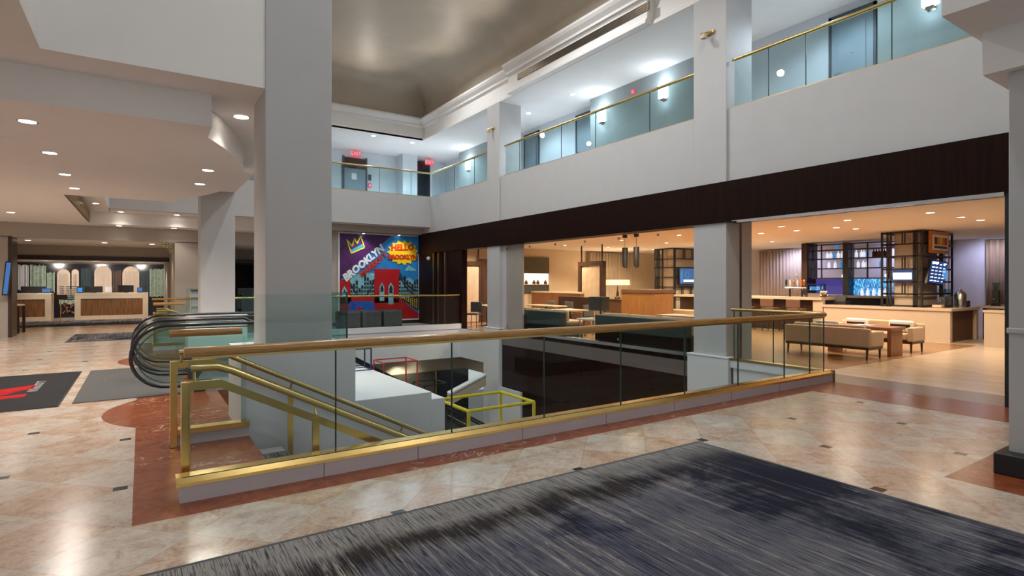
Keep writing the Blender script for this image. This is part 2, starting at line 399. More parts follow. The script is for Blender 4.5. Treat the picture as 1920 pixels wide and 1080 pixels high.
# ================================================================== SETTING: right wall, columns, upper level
bm_ = MB().box(8.84, 9.25, -2, 19.85, 2.63, 3.37); struct('wall_beam_right', bm_, 'darkwood')
struct('trim_opening_track', MB().box(8.83, 8.92, 2.4, 6.1, 2.60, 2.632).box(8.83, 8.86, 2.4, 6.2, 2.632, 2.645), 'steel')
struct('wall_jamb_right', MB().box(8.86, 9.2, 2.30, 2.40, 0, 2.63), 'black')
bf = MB().box(8.93, 9.12, -2, 19.0, 3.37, 4.70).box(8.93, 9.12, 19.0, 19.95, 3.37, 4.5); struct('wall_balcony_right', bf, 'wall')
bb = MB().box(-0.76, 9.1, 19.0, 19.2, 3.58, 4.70); struct('wall_balcony_back', bb, 'wall')
struct('floor_balcony', MB().box(9.0, 14, -2, 24, 4.5, 4.69).box(-8, 9.0, 19.1, 24, 4.5, 4.69), 'ceil')
struct('ceiling_balcony', MB().box(8.9, 15, -2, 24, 6.92, 7.0).box(-8, 8.9, 19.6, 24, 6.92, 7.0), 'ceil')
# corridor walls
cw = MB().box(11.4, 11.5, -2, 24, 4.69, 6.92); struct('wall_corridor_right', cw, 'bluewhite')
cp = MB().box(11.0, 11.4, 8.3, 12.45, 4.69, 6.92).box(11.0, 11.4, -2, 4.75, 4.69, 6.92).box(11.0, 11.4, 17.2, 20.6, 4.69, 6.92); struct('wall_corridor_piers', cp, 'pier')
struct('wall_corridor_back', MB().box(-8, 14, 22.7, 22.8, 4.69, 6.92).box(9.1, 9.75, 22.0, 22.7, 4.69, 6.92), 'bluewhite')
def column(name, x0, x1, y0, y1, z0, z1, plinth=None):
    c = MB().box(x0, x1, y0, y1, z0, z1)
    o = struct(name, c, 'wall', bev=0.006)
    return o
for n, (y0, y1) in enumerate(((6.35, 7.07), (14.1, 14.8))):
    column('wall_column_right.%03d' % n, 8.88, 9.66, y0, y1, -4.2, 6.92)
    struct('trim_column_plinth.%03d' % n, MB().box(8.80, 9.0, y0 - 0.09, y1 + 0.09, -4.2, 0.15).box(8.79, 9.0, y0 - 0.1, y1 + 0.1, 0.15, 0.18), 'white', bev=0.008)
    struct('trim_column_seam.%03d' % n, MB().box(9.28, 9.33, y0 - 0.012, y0, 0.0, 2.63), 'bronze')
    column('wall_column_left.%03d' % n, 1.09, 1.78, y0, y1, -4.2, 9.5)
# near column at the right edge of the view
struct('wall_column_front', MB().box(5.85, 6.7, 0.7, 1.56, 0, 3.23), 'wall', bev=0.006)
struct('baseboard_column_front', MB().box(5.71, 6.84, 0.56, 1.62, 0, 0.17), 'black', bev=0.01)
struct('trim_column_front_band', MB().box(5.835, 6.715, 0.69, 1.572, 1.12, 1.165), 'wall', bev=0.008)

# ================================================================== SETTING: lobby ceilings on the left
sf = MB()
sf.box(-14, -0.74, -4, 26, 3.58, 9.3)            # slab west of the open wells
sf.box(-0.74, 1.775, 6.365, 14.785, 3.58, 9.3)       # bridge between the columns
struct('ceiling_lobby_upper', sf, 'ceil')
# stepped lower soffit with a round front
pts = [(-14, 6.9), (0.64, 6.9), (0.65, 7.30)]
for i in range(0, 41):
    t = math.asin((7.44 - 10.35) / 6.24) + (math.asin((13.3 - 10.35) / 6.24) - math.asin((7.44 - 10.35) / 6.24)) * i / 40
    pts.append((-4.87 + 6.24 * math.cos(t), 10.35 + 6.24 * math.sin(t)))
pts += [(0.6, 13.4), (0.6, 13.8), (-1.25, 13.8), (-1.25, 19.6), (-1.25, 20.0), (-14, 20.0)]
struct('ceiling_lobby_lower', MB().prism(pts, 3.23, 3.60), 'ceil')
struct('ceiling_lobby_step', MB().box(-14, 6.0, 20.0, 20.8, 3.23, 3.6), 'ceil')
struct('ceiling_back_band', MB().box(-0.76, 8.9, 19.2, 20.0, 3.58, 3.7), 'ceil')
struct('wall_reception_header', MB().box(-14, 4.7, 20.8, 21.0, 2.81, 3.4), 'tan')
struct('ceiling_reception', MB().box(-14, 4.7, 21.0, 25, 2.83, 2.95), 'ceil')
struct('wall_reception_drop', MB().box(-14, 4.7, 25, 25.2, 2.47, 2.95), 'tan')
struct('trim_reception_header', MB().box(-4.6, 4.7, 24.95, 25.2, 2.32, 2.47), 'espresso')
struct('ceiling_reception_inner', MB().box(-14, 4.7, 25.2, 32, 2.42, 2.5), 'ceil')
struct('wall_reception_pier', MB().box(0.89, 1.75, 20.8, 32, 0, 2.83), 'tan')
struct('wall_reception_back', MB().box(-14, 4.7, 31.3, 31.5, 0, 2.5), 'espresso')
struct('wall_reception_left', MB().box(-14, -3.1, 20.8, 21.6, 0, 2.83), 'tan')
struct('trim_reception_left', MB().box(-3.1, -3.02, 20.78, 21.6, 0, 2.83), 'espresso')
struct('wall_mural_side', MB().box(4.7, 5.6, 19.88, 32, 0, 3.58), 'tan')
struct('wall_mural_back', MB().box(5.6, 8.95, 19.9, 20.1, 0, 3.58), 'tan')
struct('trim_mural_header', MB().box(4.6, 8.92, 19.55, 19.9, 3.34, 3.60), 'tan')
struct('trim_floor_skirting', MB().box(5.6, 8.95, 19.85, 19.9, 0, 0.12), 'black')

# near right soffits above the camera's right
struct('ceiling_right_upper', MB().box(5.14, 8.9, -4, 1.77, 3.58, 9.3), 'ceil')
struct('ceiling_right_lower', MB().box(5.75, 8.9, -4, 1.70, 3.23, 3.6), 'ceil')

# ================================================================== SETTING: atrium rim and vault
def rim(prof, mat, name):
    """profile (offset towards the atrium, z) swept along the right and the back edge"""
    vs = []; path = []
    X0, Y0 = 8.72, 19.6
    # path stations: (kind, along, push) going from the camera side of the right edge to the corner and then west
    st = [(-4.0, -0.2), (8.15, -0.2), (8.16, 0.0), (13.45, 0.0), (13.46, -0.20), (Y0, -0.20)]
    rows = []
    for y, push in st:
        rows.append([(X0 - push - o if y < Y0 else X0 + 0.2 - o, y if y < Y0 else Y0 - o, z) for o, z in prof])
    rows.append([(-3.0, Y0 - o, z) for o, z in prof])
    n = len(prof); mb = MB(); allv = [p for r in rows for p in r]
    mb.add(allv, [(i * n + j, i * n + j + 1, (i + 1) * n + j + 1, (i + 1) * n + j) for i in range(len(rows) - 1) for j in range(n - 1)])
    return struct(name, mb, mat)
rim([(-0.3, 6.93), (0.0, 6.93), (0.0, 6.99), (-0.05, 7.05), (-0.05, 7.40), (-0.02, 7.44), (0.03, 7.46), (0.03, 7.52), (0.12, 7.60), (0.16, 7.66), (0.16, 7.72), (-0.3, 7.72)], 'ceil', 'trim_atrium_rim')
prof = [(-0.05, 7.70), (-0.05, 8.15)]
for i in range(0, 11):
    a = math.pi / 2 * i / 10; prof.append((-0.05 + 1.1 * (1 - math.cos(a)), 8.15 + 0.75 * math.sin(a)))
vo = rim(prof, 'vault', 'ceiling_vault_cove')
for p in vo.data.polygons: p.use_smooth = True
bpy_smooth(vo.data, 30)
struct('ceiling_vault', MB().box(-14, 8.0, -4, 18.8, 8.9, 9.0), 'vault')

# ================================================================== SETTING: lounge and bar shell
struct('ceiling_lounge', MB().box(9.25, 24, -3, 21, 2.95, 3.05), 'ceil_lounge')
struct('wall_lounge_back', MB().box(22.5, 22.7, -3, 21, 0, 2.95), 'sheer')
struct('wall_lounge_left', MB().box(9.1, 22.5, 19.2, 19.4, 0, 2.95), 'cream')
struct('wall_lounge_right', MB().box(9.2, 22.5, -3, -2.8, 0, 2.95), 'cream')
# timber wall with sliding doors at the far end of the right side
struct('wall_timber_far', MB().box(8.86, 9.1, 18.7, 19.9, 0, 2.63).box(8.9, 9.1, 16.47, 17.6, 0, 2.63).box(8.98, 9.1, 17.6, 18.7, 0, 2.63), 'darkwood')
for i, y in enumerate((18.55, 18.15, 17.62)):
    struct('trim_timber_mullion.%03d' % i, MB().box(8.84, 8.99, y - 0.05, y + 0.05, 0, 2.6), 'bronze')
struct('trim_lounge_sill', MB().box(8.86, 9.05, 7.07, 14.1, 0.10, 0.17), 'steel')
# glazed lounge front: window panes between the two columns
ys = [13.83, 12.67, 11.52, 10.36, 9.21, 8.06, 7.09]
for i in range(6):
    y0, y1 = ys[i + 1], ys[i]
    w = struct('window_%d' % (i + 1), MB().box(8.945, 8.957, y0 + 0.006, y1 - 0.006, 0.17, 2.64), 'glassclear')
    for z in ((0.23, 2.5) if i < 5 else (2.5,)):
        B(8.935, 8.967, y1 - 0.05, y1 - 0.01, z, z + 0.05).build('patch_fitting', 'steel', w)
struct('wall_column_side_panel', MB().box(8.99, 9.05, 13.05, 14.1, 0.17, 2.63), 'curb')


# ================================================================== DOWNLIGHTS
def downlight(x, y, z, label, group, col=WARM, e=45, lens='lens_warm', r=0.075, spot=115):
    t = thing('recessed_downlight', label, 'downlight', (x, y, z), group)
    rg = MB().lathe([(r + 0.018, -0.006), (r + 0.018, 0.0), (r, 0.0), (r, -0.006)], (x, y, z), 24, False).build('trim_ring', 'paper', t)
    MB().lathe([(0.001, -0.003), (r, -0.003), (r, -0.001), (0.001, -0.001)], (x, y, z), 24, False).build('lens', lens, rg)
    if e: light('downlight_lamp', 'SPOT', (x, y, z - 0.03), e, col, 0.2, (x, y, z - 1), spot, 0.55, parent=t)
    return t
g = 'downlights in the lobby soffit'
for i, y in enumerate((4.2, 5.9)):
    pass
for i, y in enumerate((7.74, 9.45, 11.2, 12.75)):
    downlight(-1.0, y, 3.23, 'round downlight in the lower lobby soffit, %s of the row from its front' % ORD[i], g, WARM, 95, spot=158)
for i, y in enumerate((9.6, 11.0)):
    downlight(0.84, y, 3.23, 'round downlight in the curved nose of the lobby soffit, %s one' % ('nearer' if i == 0 else 'farther'), g, WARM, 130, spot=155)
for i, (x, y) in enumerate(((-2.63, 17.96), (-4.4, 12.0), (-4.4, 16.0))):
    downlight(x, y, 3.23, ('round downlight in the soffit above the reception approach', 'unseen round downlight deep in the lobby soffit, west side', 'unseen round downlight deep in the lobby soffit, far west side')[i], g, WARM, (120, 280, 280)[i], spot=158)  # west pair is out of view, strengthened to bounce light onto the soffit
g = 'downlights in the upper soffit'
downlight(1.03, 7.62, 3.58, 'bright round downlight in the upper soffit beside the thick white column', g, WARM, 40, r=0.085)
downlight(1.45, 11.25, 3.58, 'small round downlight in the upper soffit behind the curved soffit nose', g, WARM, 40)
for i, (y) in enumerate((14.6, 16.3, 18.0)):
    downlight(-0.98, y, 3.58, 'round downlight beside the lattice strip, %s from the front' % ORD[i], g, WARM, 30, r=0.07)
g = 'downlights along the stepped back soffit'
for i, x in enumerate((-0.5, 0.9)):
    downlight(x, 19.75, 3.58, 'upper row downlight washing the soffit step, %s' % ('left one' if i == 0 else 'one by the far column'), g, WARM, 25)
    downlight(x - 0.05, 20.4, 3.23, 'lower row downlight over the reception front, %s' % ('left one' if i == 0 else 'one by the far column'), g, WARM, 25)
g = 'reception ceiling downlights'
for i, x in enumerate((-2.9, -1.0, 0.3)):
    downlight(x, 22.5, 2.83, 'small downlight in the reception ceiling, %s from the left' % ORD[i], g, WARMER, 60)
g = 'balcony ceiling downlights'
for i, (x, y) in enumerate(((7.11, 19.95), (8.7, 20.1), (10.33, 19.8), (10.27, 14.56), (10.3, 12.41), (10.26, 5.32))):
    downlight(x, y, 6.92, 'cool round downlight in the balcony ceiling, ' + ('above the far exit door', 'between the two exit signs', 'at the far corner', 'just right of the far right column', 'halfway along the right balcony', 'above the panelled guest door')[i], g, COOL, 150, 'lens_cool', 0.08, 155)
g = 'lounge ceiling downlights'
names = ['left of the column, back', 'by the bar stools', 'far left over the bar', 'over the back bar shelf', 'in the middle of the bar ceiling', 'behind the bar middle', 'right of centre, front', 'right front of the shelving tower', 'far right near the opening']
for i, (x, y) in enumerate(((13.48, 8.04), (14.87, 8.43), (14.87, 9.48), (14.94, 7.42), (13.37, 6.4), (15.69, 7.3), (13.34, 4.79), (14.84, 4.76), (15.88, 4.73))):
    downlight(x, y, 2.95, 'small warm downlight in the bar ceiling, ' + names[i], g, WARMER, 140, 'lens_warm', 0.07, 155)
k = 0
for x in (11.4, 13.4, 15.6, 18.2):
    for y in (11.2, 13.6, 16.6):
        downlight(x, y, 2.95, 'lounge ceiling downlight, %s row behind the glass, %s from the tower' % (ORD[int((x - 11) / 2)], ORD[int((y - 10) / 2.4)]), g, WARMER, 330, 'lens_warm', 0.06, 155)
for x in (-3.2, -1.6, 0.0): light('reception_fill', 'SPOT', (x, 28.9, 2.40), 120, WARM, 0.04, (x, 31.0, 0.9), 100, 0.6)  # added fill spots without fixtures, brighten the reception art wall
for x in (-3.2, -1.2, 0.4): light('reception_fill', 'SPOT', (x, 27.6, 2.40), 80, WARM, 0.04, (x, 28.2, 0), 110, 0.6)  # more added fill, in front of the desks
for y in (6.2, 9.0, 12.5): light('bar_wall_washer', 'SPOT', (21.6, y, 2.85), 55, (0.62, 0.66, 1.0), 0.06, (22.5, y, 1.2), 150, 0.7)
light('lower_fill', 'SPOT', (7.0, 17.0, -1.0), 40, WARM, 0.05, (7.0, 17.2, -4), 120, 0.6)  # added bare spot that lifts the dark lower hall
for i, (x, y) in enumerate(((5.2, 17.15), (7.55, 17.15))):
    downlight(x, y, -0.97, 'round downlight under the floor edge above the lower hall, %s' % ('left one' if i == 0 else 'right one'), 'lower hall downlights', WARM, 14, 'lens_warm', 0.07)

# ================================================================== BALUSTRADES
def rail_pts(x0, x1, y, z): return [(x0, y, z), (x1, y, z)]
# --- long front balustrade
t = thing('glass_balustrade', 'long glass balustrade with wooden handrail around the near side of the stairwell', 'balustrade', (0.22, 4.55, 0))
cbp = MB().box(0.22, 8.98, 4.50, 4.62, 0, 0.115).build('curb_panel', 'curb', t)
for i, x in enumerate((1.2, 2.0, 3.1, 4.2, 5.3, 6.4, 7.5)):
    B(x, x + 0.004, 4.498, 4.502, 0, 0.113).build('panel_joint', 'darkgrey', cbp)
MB().prism([(4.49, 0.112), (4.64, 0.112), (4.64, 0.17), (4.525, 0.17), (4.49, 0.135)], 0.20, 8.95, 'x').build('brass_channel', 'brass', t); chn = bpy.data.objects['brass_channel']
B(0.24, 8.95, 4.522, 4.532, 0.160, 0.171).build('channel_gap_strip', 'black', chn)  # black strip put in for the dark gap along the channel
B(8.95, 9.0, 4.49, 4.64, 0.0, 0.17).build('end_cap', 'bronze', t)
xs = [0.27, 1.31, 2.36, 3.41, 4.48, 5.56, 6.63, 7.72, 8.4, 8.8]
for a, b in zip(xs, xs[1:]):
    gp = B(a + 0.004, b - 0.004, 4.555, 4.568, 0.165, 1.03).build('glass_panel', 'glass', t)
    B(b - 0.004, b + 0.004, 4.553, 4.57, 0.165, 1.03).build('glass_joint', 'glassedge', t)
hr = MB().tube([(0.25, 4.56, 1.035), (0.4, 4.56, 1.035), (8.82, 4.56, 1.035)], 0.036, 16).build('handrail', 'railwood', t, smooth=True)
B(0.3, 8.8, 4.545, 4.578, 0.985, 1.015).build('rail_shoe', 'olivebrass', hr)
# --- short return balustrade to the right column
t = thing('glass_balustrade', 'short glass balustrade return running back to the white column', 'balustrade', (8.9, 4.6, 0))
MB().box(8.85, 8.97, 4.66, 6.25, 0.0, 0.135).build('curb_panel', 'white', t)
MB().box(8.84, 8.98, 4.66, 6.25, 0.135, 0.17).build('brass_channel', 'olivebrass', t)
for a, b in ((4.66, 5.45), (5.45, 6.2)):
    B(8.893, 8.906, a + 0.004, b - 0.004, 0.165, 1.03).build('glass_panel', 'glass', t)
    B(8.891, 8.908, b - 0.004, b + 0.004, 0.165, 1.03).build('glass_joint', 'glassedge', t)
MB().tube([(8.9, 4.61, 1.045), (8.9, 6.25, 1.045)], 0.03, 14).build('handrail', 'olivebrass', t, smooth=True)
# --- far balustrade
t = thing('glass_balustrade', 'far glass balustrade with thin brass rail in front of the mural seats', 'balustrade', (0.22, 16.55, 0))
MB().box(0.22, 8.9, 16.5, 16.64, 0, 0.165).build('curb_panel', 'white', t)
xs = [0.3, 1.6, 2.9, 4.2, 5.5, 6.8, 8.1, 8.85]
for a, b in zip(xs, xs[1:]):
    B(a + .004, b - .004, 16.563, 16.575, 0.165, 1.1).build('glass_panel', 'glass', t)
MB().tube([(0.22, 16.57, 1.12), (8.86, 16.57, 1.12)], 0.028, 12).build('handrail', 'brass', t, smooth=True)
# --- upper balcony railings
def bal_rail(name, label, p0, p1, axis, joints):
    t = thing('balcony_railing', label, 'railing', (p0[0], p0[1], 4.69), 'upper balcony glass railings')
    def bx(a, b, z0, z1, w):
        return B(p0[0] - w, p0[0] + w, a, b, z0, z1) if axis == 'y' else B(a, b, p0[1] - w, p0[1] + w, z0, z1)
    a0, a1 = (p0[1], p1[1]) if axis == 'y' else (p0[0], p1[0])
    bx(a0, a1, 4.69, 4.725, 0.035).build('base_channel', 'olivebrass', t)
    js = [a0 + 0.04] + joints + [a1 - 0.04]
    for a, b in zip(js, js[1:]):
        bx(a + 0.004, b - 0.004, 4.72, 5.57, 0.006).build('glass_panel', 'glassgreen', t)
    for b in js[1:-1]: bx(b - 0.005, b + 0.005, 4.72, 5.57, 0.007).build('glass_joint', 'glassedge', t)
    q0 = (p0[0], a0, 5.59) if axis == 'y' else (a0, p0[1], 5.59); q1 = (p0[0], a1, 5.59) if axis == 'y' else (a1, p0[1], 5.59)
    MB().tube([q0, q1], 0.03, 12).build('handrail', 'olivebrass', t, smooth=True)
bal_rail('r', 'glass balcony railing in front of the panelled guest door, right bay', (9.0, -1.0), (9.0, 6.3), 'y', [0.5, 2.1, 3.7, 4.95, 5.6])
bal_rail('r', 'glass balcony railing of the middle bay between the two right columns', (9.0, 7.1), (9.0, 13.98), 'y', [8.3, 10.0, 11.3, 12.4, 13.2])
bal_rail('r', 'glass balcony railing of the far right bay beyond the far column', (9.0, 14.82), (9.0, 19.0), 'y', [15.8, 17.2])
bal_rail('r', 'glass balcony railing along the back wall above the mural', (-0.7, 19.06), (9.0, 19.06), 'x', [0.9, 2.5, 4.1, 5.66, 7.0, 8.2])

# ================================================================== STAIRS
def stair_set(mir):
    f = (lambda y: 21.14 - y) if mir else (lambda y: y)
    w = 'far' if mir else 'near'
    t = thing('stair_flight', '%s stair flight going down with striped carpet treads' % w, 'stairs', (0.9, f(5.4), 0))
    st = MB(); cp = MB()
    for i in range(22):
        x = 0.905 + i * 0.3; z = -0.155 * (i + 1)
        st.box(x, x + 0.3, f(4.72), f(6.12), z - 0.3, z); cp.box(x, x + 0.3, f(4.95), f(5.9), z, z + 0.012)
    st.build('treads', 'curb', t); cp.build('carpet_runner', 'rug2', t)
    for lab, y, xk, px in (('outer', 4.75, 0.50, 0.27), ('inner', 6.07, 0.58, 0.25)):
        near = (lab == 'outer')
        h = thing('stair_handrail', ('brass stair handrail with square end post, %s' % {(0, 1): 'next to the long glass balustrade', (0, 0): 'against the white stepped block', (1, 1): 'on the far side of the far stairs', (1, 0): 'on the near side of the far stairs'}[(int(mir), int(near))]), 'handrail', (px, f(y), 0), 'brass stair handrails')
        zt = 0.80; L = 4.0; zb = zt - 0.515 * L
        B(px - 0.03, px + 0.03, f(y) - 0.03, f(y) + 0.03, 0.0, zt).build('end_post', 'brass', h, bev=0.004)
        m = MB(); hb = 0.065
        for yy in (f(y) - 0.012, f(y) + 0.012): pass
        m.prism([(px, zt - hb), (xk, zt - hb), (xk + L, zb - hb), (xk + L, zb), (xk, zt), (px, zt)], f(y) - 0.012, f(y) + 0.012, 'y')
        m.build('flat_bar', 'brass', h)
        s = 1 if not mir else -1
        yo = f(y) + (0.06 if near else -0.06) * s
        MB().tube([(px + 0.04, yo, zt + 0.085), (xk - 0.02, yo, zt + 0.085), (xk + 0.08, yo, zt + 0.05), (xk + L, yo, zb + 0.09)], 0.024, 12).build('grip_rail', 'olivebrass', h, smooth=True)
        for q in (0.7, 1.9, 3.1):
            x = xk + q; z = zt - 0.515 * q
            B(x - 0.025, x + 0.025, f(y) - 0.02, f(y) + 0.02, z - 1.0, z - 0.02).build('baluster', 'brass', h)
            MB().tube([(x, f(y), z + 0.0), (x, yo, z + 0.07)], 0.010, 8).build('bracket', 'olivebrass', h)
        MB().tube([(px + 0.06, f(y), zt - 0.02), (px + 0.06, yo, zt + 0.07)], 0.010, 8).build('bracket', 'olivebrass', h)
    # guard between the landing and the stepped block
    g = thing('landing_guard', '%s landing guard, short glass panel with thick wooden rail' % w, 'balustrade', (0.25, f(6.15), 0))
    MB().box(0.22, 0.9, f(6.12), f(6.22), 0, 0.10).build('curb_panel', 'curb', g)
    MB().box(0.22, 0.9, f(6.10), f(6.23), 0.10, 0.15).build('brass_channel', 'brass', g)
    B(0.27, 0.88, f(6.165), f(6.178), 0.15, 1.0).build('glass_panel', 'glass', g)
    MB().tube([(0.22, f(6.17), 1.05), (0.84, f(6.17), 1.05)], 0.036, 16).build('handrail', 'railwood', g, smooth=True)
    # white stepped block
    b = thing('stepped_block', '%s white stepped block enclosing the stairs' % w, 'block', (0.84, f(6.15), -1), 'white stepped blocks')
    MB().box(0.84, 2.01, f(6.23), f(6.34), -4.2, 0.83).box(0.84, 2.01, f(7.08), f(7.2), -4.2, 0.83).box(0.84, 1.08, f(6.34), f(7.08), -4.2, 0.83).box(1.79, 2.01, f(6.34), f(7.08), -4.2, 0.83).build('tall_step', 'white', b)
    B(2.01, 2.95, f(6.23), f(8.75), -4.2, 0.2).build('middle_step', 'white', b, bev=0.006)
    B(2.95, 3.13, f(6.23), f(7.2), -4.2, 0.11).build('low_step', 'white', b, bev=0.006)
    s = thing('glass_screen', '%s frameless glass screen standing on the white stepped block' % w, 'glass screen', (0.85, f(6.28), 0.83))
    B(0.86, 1.84, f(6.28), f(6.292), 0.83, 1.41).build('front_pane', 'glass', s)
    B(1.84, 2.16, f(7.02), f(7.035), 0.83, 1.41).build('rear_pane', 'glassteal', s)
    B(2.15, 2.165, f(7.015), f(7.04), 0.83, 1.41).build('edge_strip', 'glassedge', s)
    # escalator side infill
stair_set(False); stair_set(True)

# ================================================================== ESCALATORS
def escalator(y0, y1, label, XS):
    t = thing('escalator', label, 'escalator', (0.2, (y0 + y1) / 2, 0), 'escalators going down')
    L = 7.2; sl = math.tan(math.radians(30))
    for n, y in enumerate((y0, y1)):
        pts = []                                     # centreline loop of the handrail
        zc, r = 0.52, 0.42; xc = 0.30
        top = [(XS + L, 0.94 - L * sl), (XS + 0.35, 0.94 - 0.16), (XS, 0.94), (xc + 0.3, 0.94)]
        arc = [(xc + r * math.cos(a), zc + r * math.sin(a)) for a in [math.pi / 2 + math.pi * i / 16 for i in range(17)]]
        bot = [(xc + 0.35, 0.08), (0.95, 0.02)]
        loop = top + arc + bot
        hb = MB().tube([(x, y, z) for x, z in loop], 0.024, 10).build('handrail_belt', 'rubber', t, smooth=True)
        inner = [(x + (0.05 if x < 0.3 else 0.0), z - 0.05 if z > 0.5 else z + 0.05) for x, z in loop]
        MB().tube([(x, y, z) for x, z in inner], 0.008, 8).build('rail_guide', 'darkgrey', hb, smooth=True)
        gp = [(XS + L, 0.90 - L * sl), (XS, 0.90), (xc, 0.90)] + [(xc + (r - .03) * math.cos(a), zc + (r - .03) * math.sin(a)) for a in [math.pi / 2 + math.pi * i / 12 for i in range(13)]] + [(1.0, 0.06), (XS, 0.06), (XS + L, 0.06 - L * sl)]
        MB().prism([(x, z) for x, z in gp[::-1]], y - 0.005, y + 0.005, 'y').build('glass_balustrade', 'glassesc', t)
        MB().prism([(0.75, 0.0), (XS, 0.0), (XS + L, -L * sl), (XS + L, 0.16 - L * sl), (XS, 0.16), (0.85, 0.16)][::1], y - 0.07, y + 0.07, 'y').build('skirt', 'steel', t)
        MB().box(0.62, 0.82, y - 0.06, y + 0.06, 0.0, 0.17).build('newel_box', 'darkgrey', t, bev=0.01)
    st = MB()
    for i in range(24):
        x = XS - 0.1 + i * 0.3; z = -0.173 * i
        st.box(x, x + 0.3, y0 + 0.08, y1 - 0.08, z - 0.25, z + 0.001)
    st.build('steps', 'darkgrey', t)
    B(0.7, XS - 0.1, y0 + 0.08, y1 - 0.08, 0.001, 0.012).build('comb_plate', 'steel', t)
    MB().prism([(1.47, -0.31), (XS, -0.31), (XS + L, -0.31 - L * sl), (XS + L, -1.0 - L * sl), (1.47, -1.1)], y0 - 0.12, y1 + 0.12, 'y').build('truss_cladding', 'curb', t)
escalator(9.05, 10.3, 'near escalator with black rubber handrail loops at the top landing', 1.42)
escalator(10.75, 12.0, 'far escalator with black rubber handrail loops, behind the near one', 1.9)

# wire frame seats, sculptures in colour
def wire(name, label, x0, x1, y0, y1, z0, z1, mat, r=0.018, drop=0.0):
    t = thing(name, label, 'wire frame', (x0, y0, z0), 'coloured wire frames')
    c = [(x, y) for x, y in ((x0, y0), (x1, y0), (x1, y1), (x0, y1))]
    for z, nm in ((z1, 'top_ring'), (z0, 'bottom_ring')):
        MB().tube([(x, y, z) for x, y in c], r, 6, True).build(nm, mat, t)
    for x, y in c: MB().tube([(x, y, z0), (x, y, z1)], r, 6).build('upright', mat, t)
wire('wire_frame', 'red wire cube frame behind the white block step', 3.16, 3.72, 8.4, 8.86, -0.35, 0.27, 'paint_red', 0.012)
wire('wire_frame', 'dark blue wire chair frame rising behind the white block', 2.64, 2.92, 8.3, 8.6, 0.202, 0.53, 'paint_blue', 0.013)
wire('wire_frame', 'black wire cube frame low beside the white block', 3.85, 4.25, 8.4, 8.85, -0.8, -0.15, 'black', 0.012)
wire('wire_frame', 'large yellow wire frame seen low through the glass balustrade', 3.67, 4.75, 6.6, 7.5, -0.75, -0.2, 'paint_yellow', 0.024)

t = thing('sloping_parapet', 'pale sloping parapet rising to the right on the lower level', 'parapet', (6.6, 14.0, -1.9))
MB().prism([(7.13, -1.59), (8.3, -1.16), (8.3, -1.16 - 0.28), (7.13, -1.59 - 0.28)], 13.9, 14.1, 'y').build('wall_panel', 'cream', t)
MB().prism([(7.13, -1.59), (8.3, -1.16), (8.3, -1.16 + 0.05), (7.13, -1.59 + 0.05)], 13.88, 14.12, 'y').build('coping', 'white', t)
# ================================================================== UPPER LEVEL FITTINGS
def hotel_door(n, x, y0, y1, panels=True):
    d = struct('door_%d' % n, B(x - 0.03, x, y0, y1, 4.69, 6.70), 'door')
    for a, b in ((y0 - 0.05, y0), (y1, y1 + 0.05)): B(x - 0.05, x + 0.0, a, b, 4.69, 6.76).build('door_frame', 'doorframe', d)
    B(x - 0.05, x, y0 - 0.05, y1 + 0.05, 6.70, 6.76).build('door_frame', 'doorframe', d)
    if panels:
        w = y1 - y0
        B(x - 0.04, x - 0.03, y0 + 0.13, y1 - 0.13, 4.85, 6.52).build('door_panel', 'door', d, bev=0.008)
        MB().lathe([(0.001, 0), (0.012, 0), (0.012, 0.01), (0.001, 0.01)], (0, 0, 0), 10).v
        B(x - 0.045, x - 0.04, (y0 + y1) / 2 - 0.012, (y0 + y1) / 2 + 0.012, 5.93, 5.955).build('peephole', 'steel', d)
        MB().tube([(x - 0.03, y1 - 0.08, 5.6), (x - 0.09, y1 - 0.08, 5.6), (x - 0.09, y1 - 0.2, 5.6)], 0.012, 8).build('door_handle', 'steel', d)
hotel_door(1, 11.4, 4.98, 5.74); hotel_door(2, 11.4, 12.75, 13.5); hotel_door(3, 11.4, 15.55, 16.35)
d = struct('door_4', B(6.85, 7.74, 22.66, 22.7, 4.69, 6.62), 'door')
for a, b in ((6.79, 6.85), (7.74, 7.80)): B(a, b, 22.63, 22.7, 4.69, 6.68).build('door_frame', 'doorframe', d)
B(6.85, 7.74, 22.62, 22.66, 6.2, 6.62).build('transom_panel', 'espresso', d)
MB().tube([(7.6, 22.66, 5.5), (7.6, 22.6, 5.5), (7.45, 22.6, 5.5)], 0.014, 8).build('door_handle', 'steel', d)
tag(B(7.15, 7.36, 22.645, 22.655, 5.75, 6.0).build('door_notice', 'paper'), 'white paper notice taped to the far exit door', 'notice')
t = thing('corridor_window', 'dark framed glass panel on the far corridor wall under the exit sign', 'window panel', (10.25, 22.68, 5.6))
B(9.85, 10.65, 22.64, 22.7, 5.30, 6.85).build('frame', 'doorframe', t, bev=0.01)
B(9.9, 10.6, 22.62, 22.645, 5.35, 6.8).build('pane', 'lowerdark', t)
def exit_sign(x, y, z, label):
    t = thing('exit_sign', label, 'exit sign', (x, y, z), 'red exit signs')
    hs = B(x - 0.19, x + 0.19, y - 0.03, y + 0.03, z - 0.14, z + 0.10).build('housing', 'signred', t, bev=0.01)
    text('EXIT', 'lettering', 'paper', hs, (x, y - 0.032, z - 0.02), (1, 0, 0), (0, 0, 1), 0.2, 0.002, 0.004)
    MB().tube([(x, y, z + 0.09), (x, y, 6.92)], 0.012, 6).build('stem', 'steel', t)
exit_sign(7.22, 22.35, 6.76, 'red exit sign above the far grey exit door')
exit_sign(10.35, 22.1, 6.74, 'red exit sign in front of the dark glass panel')
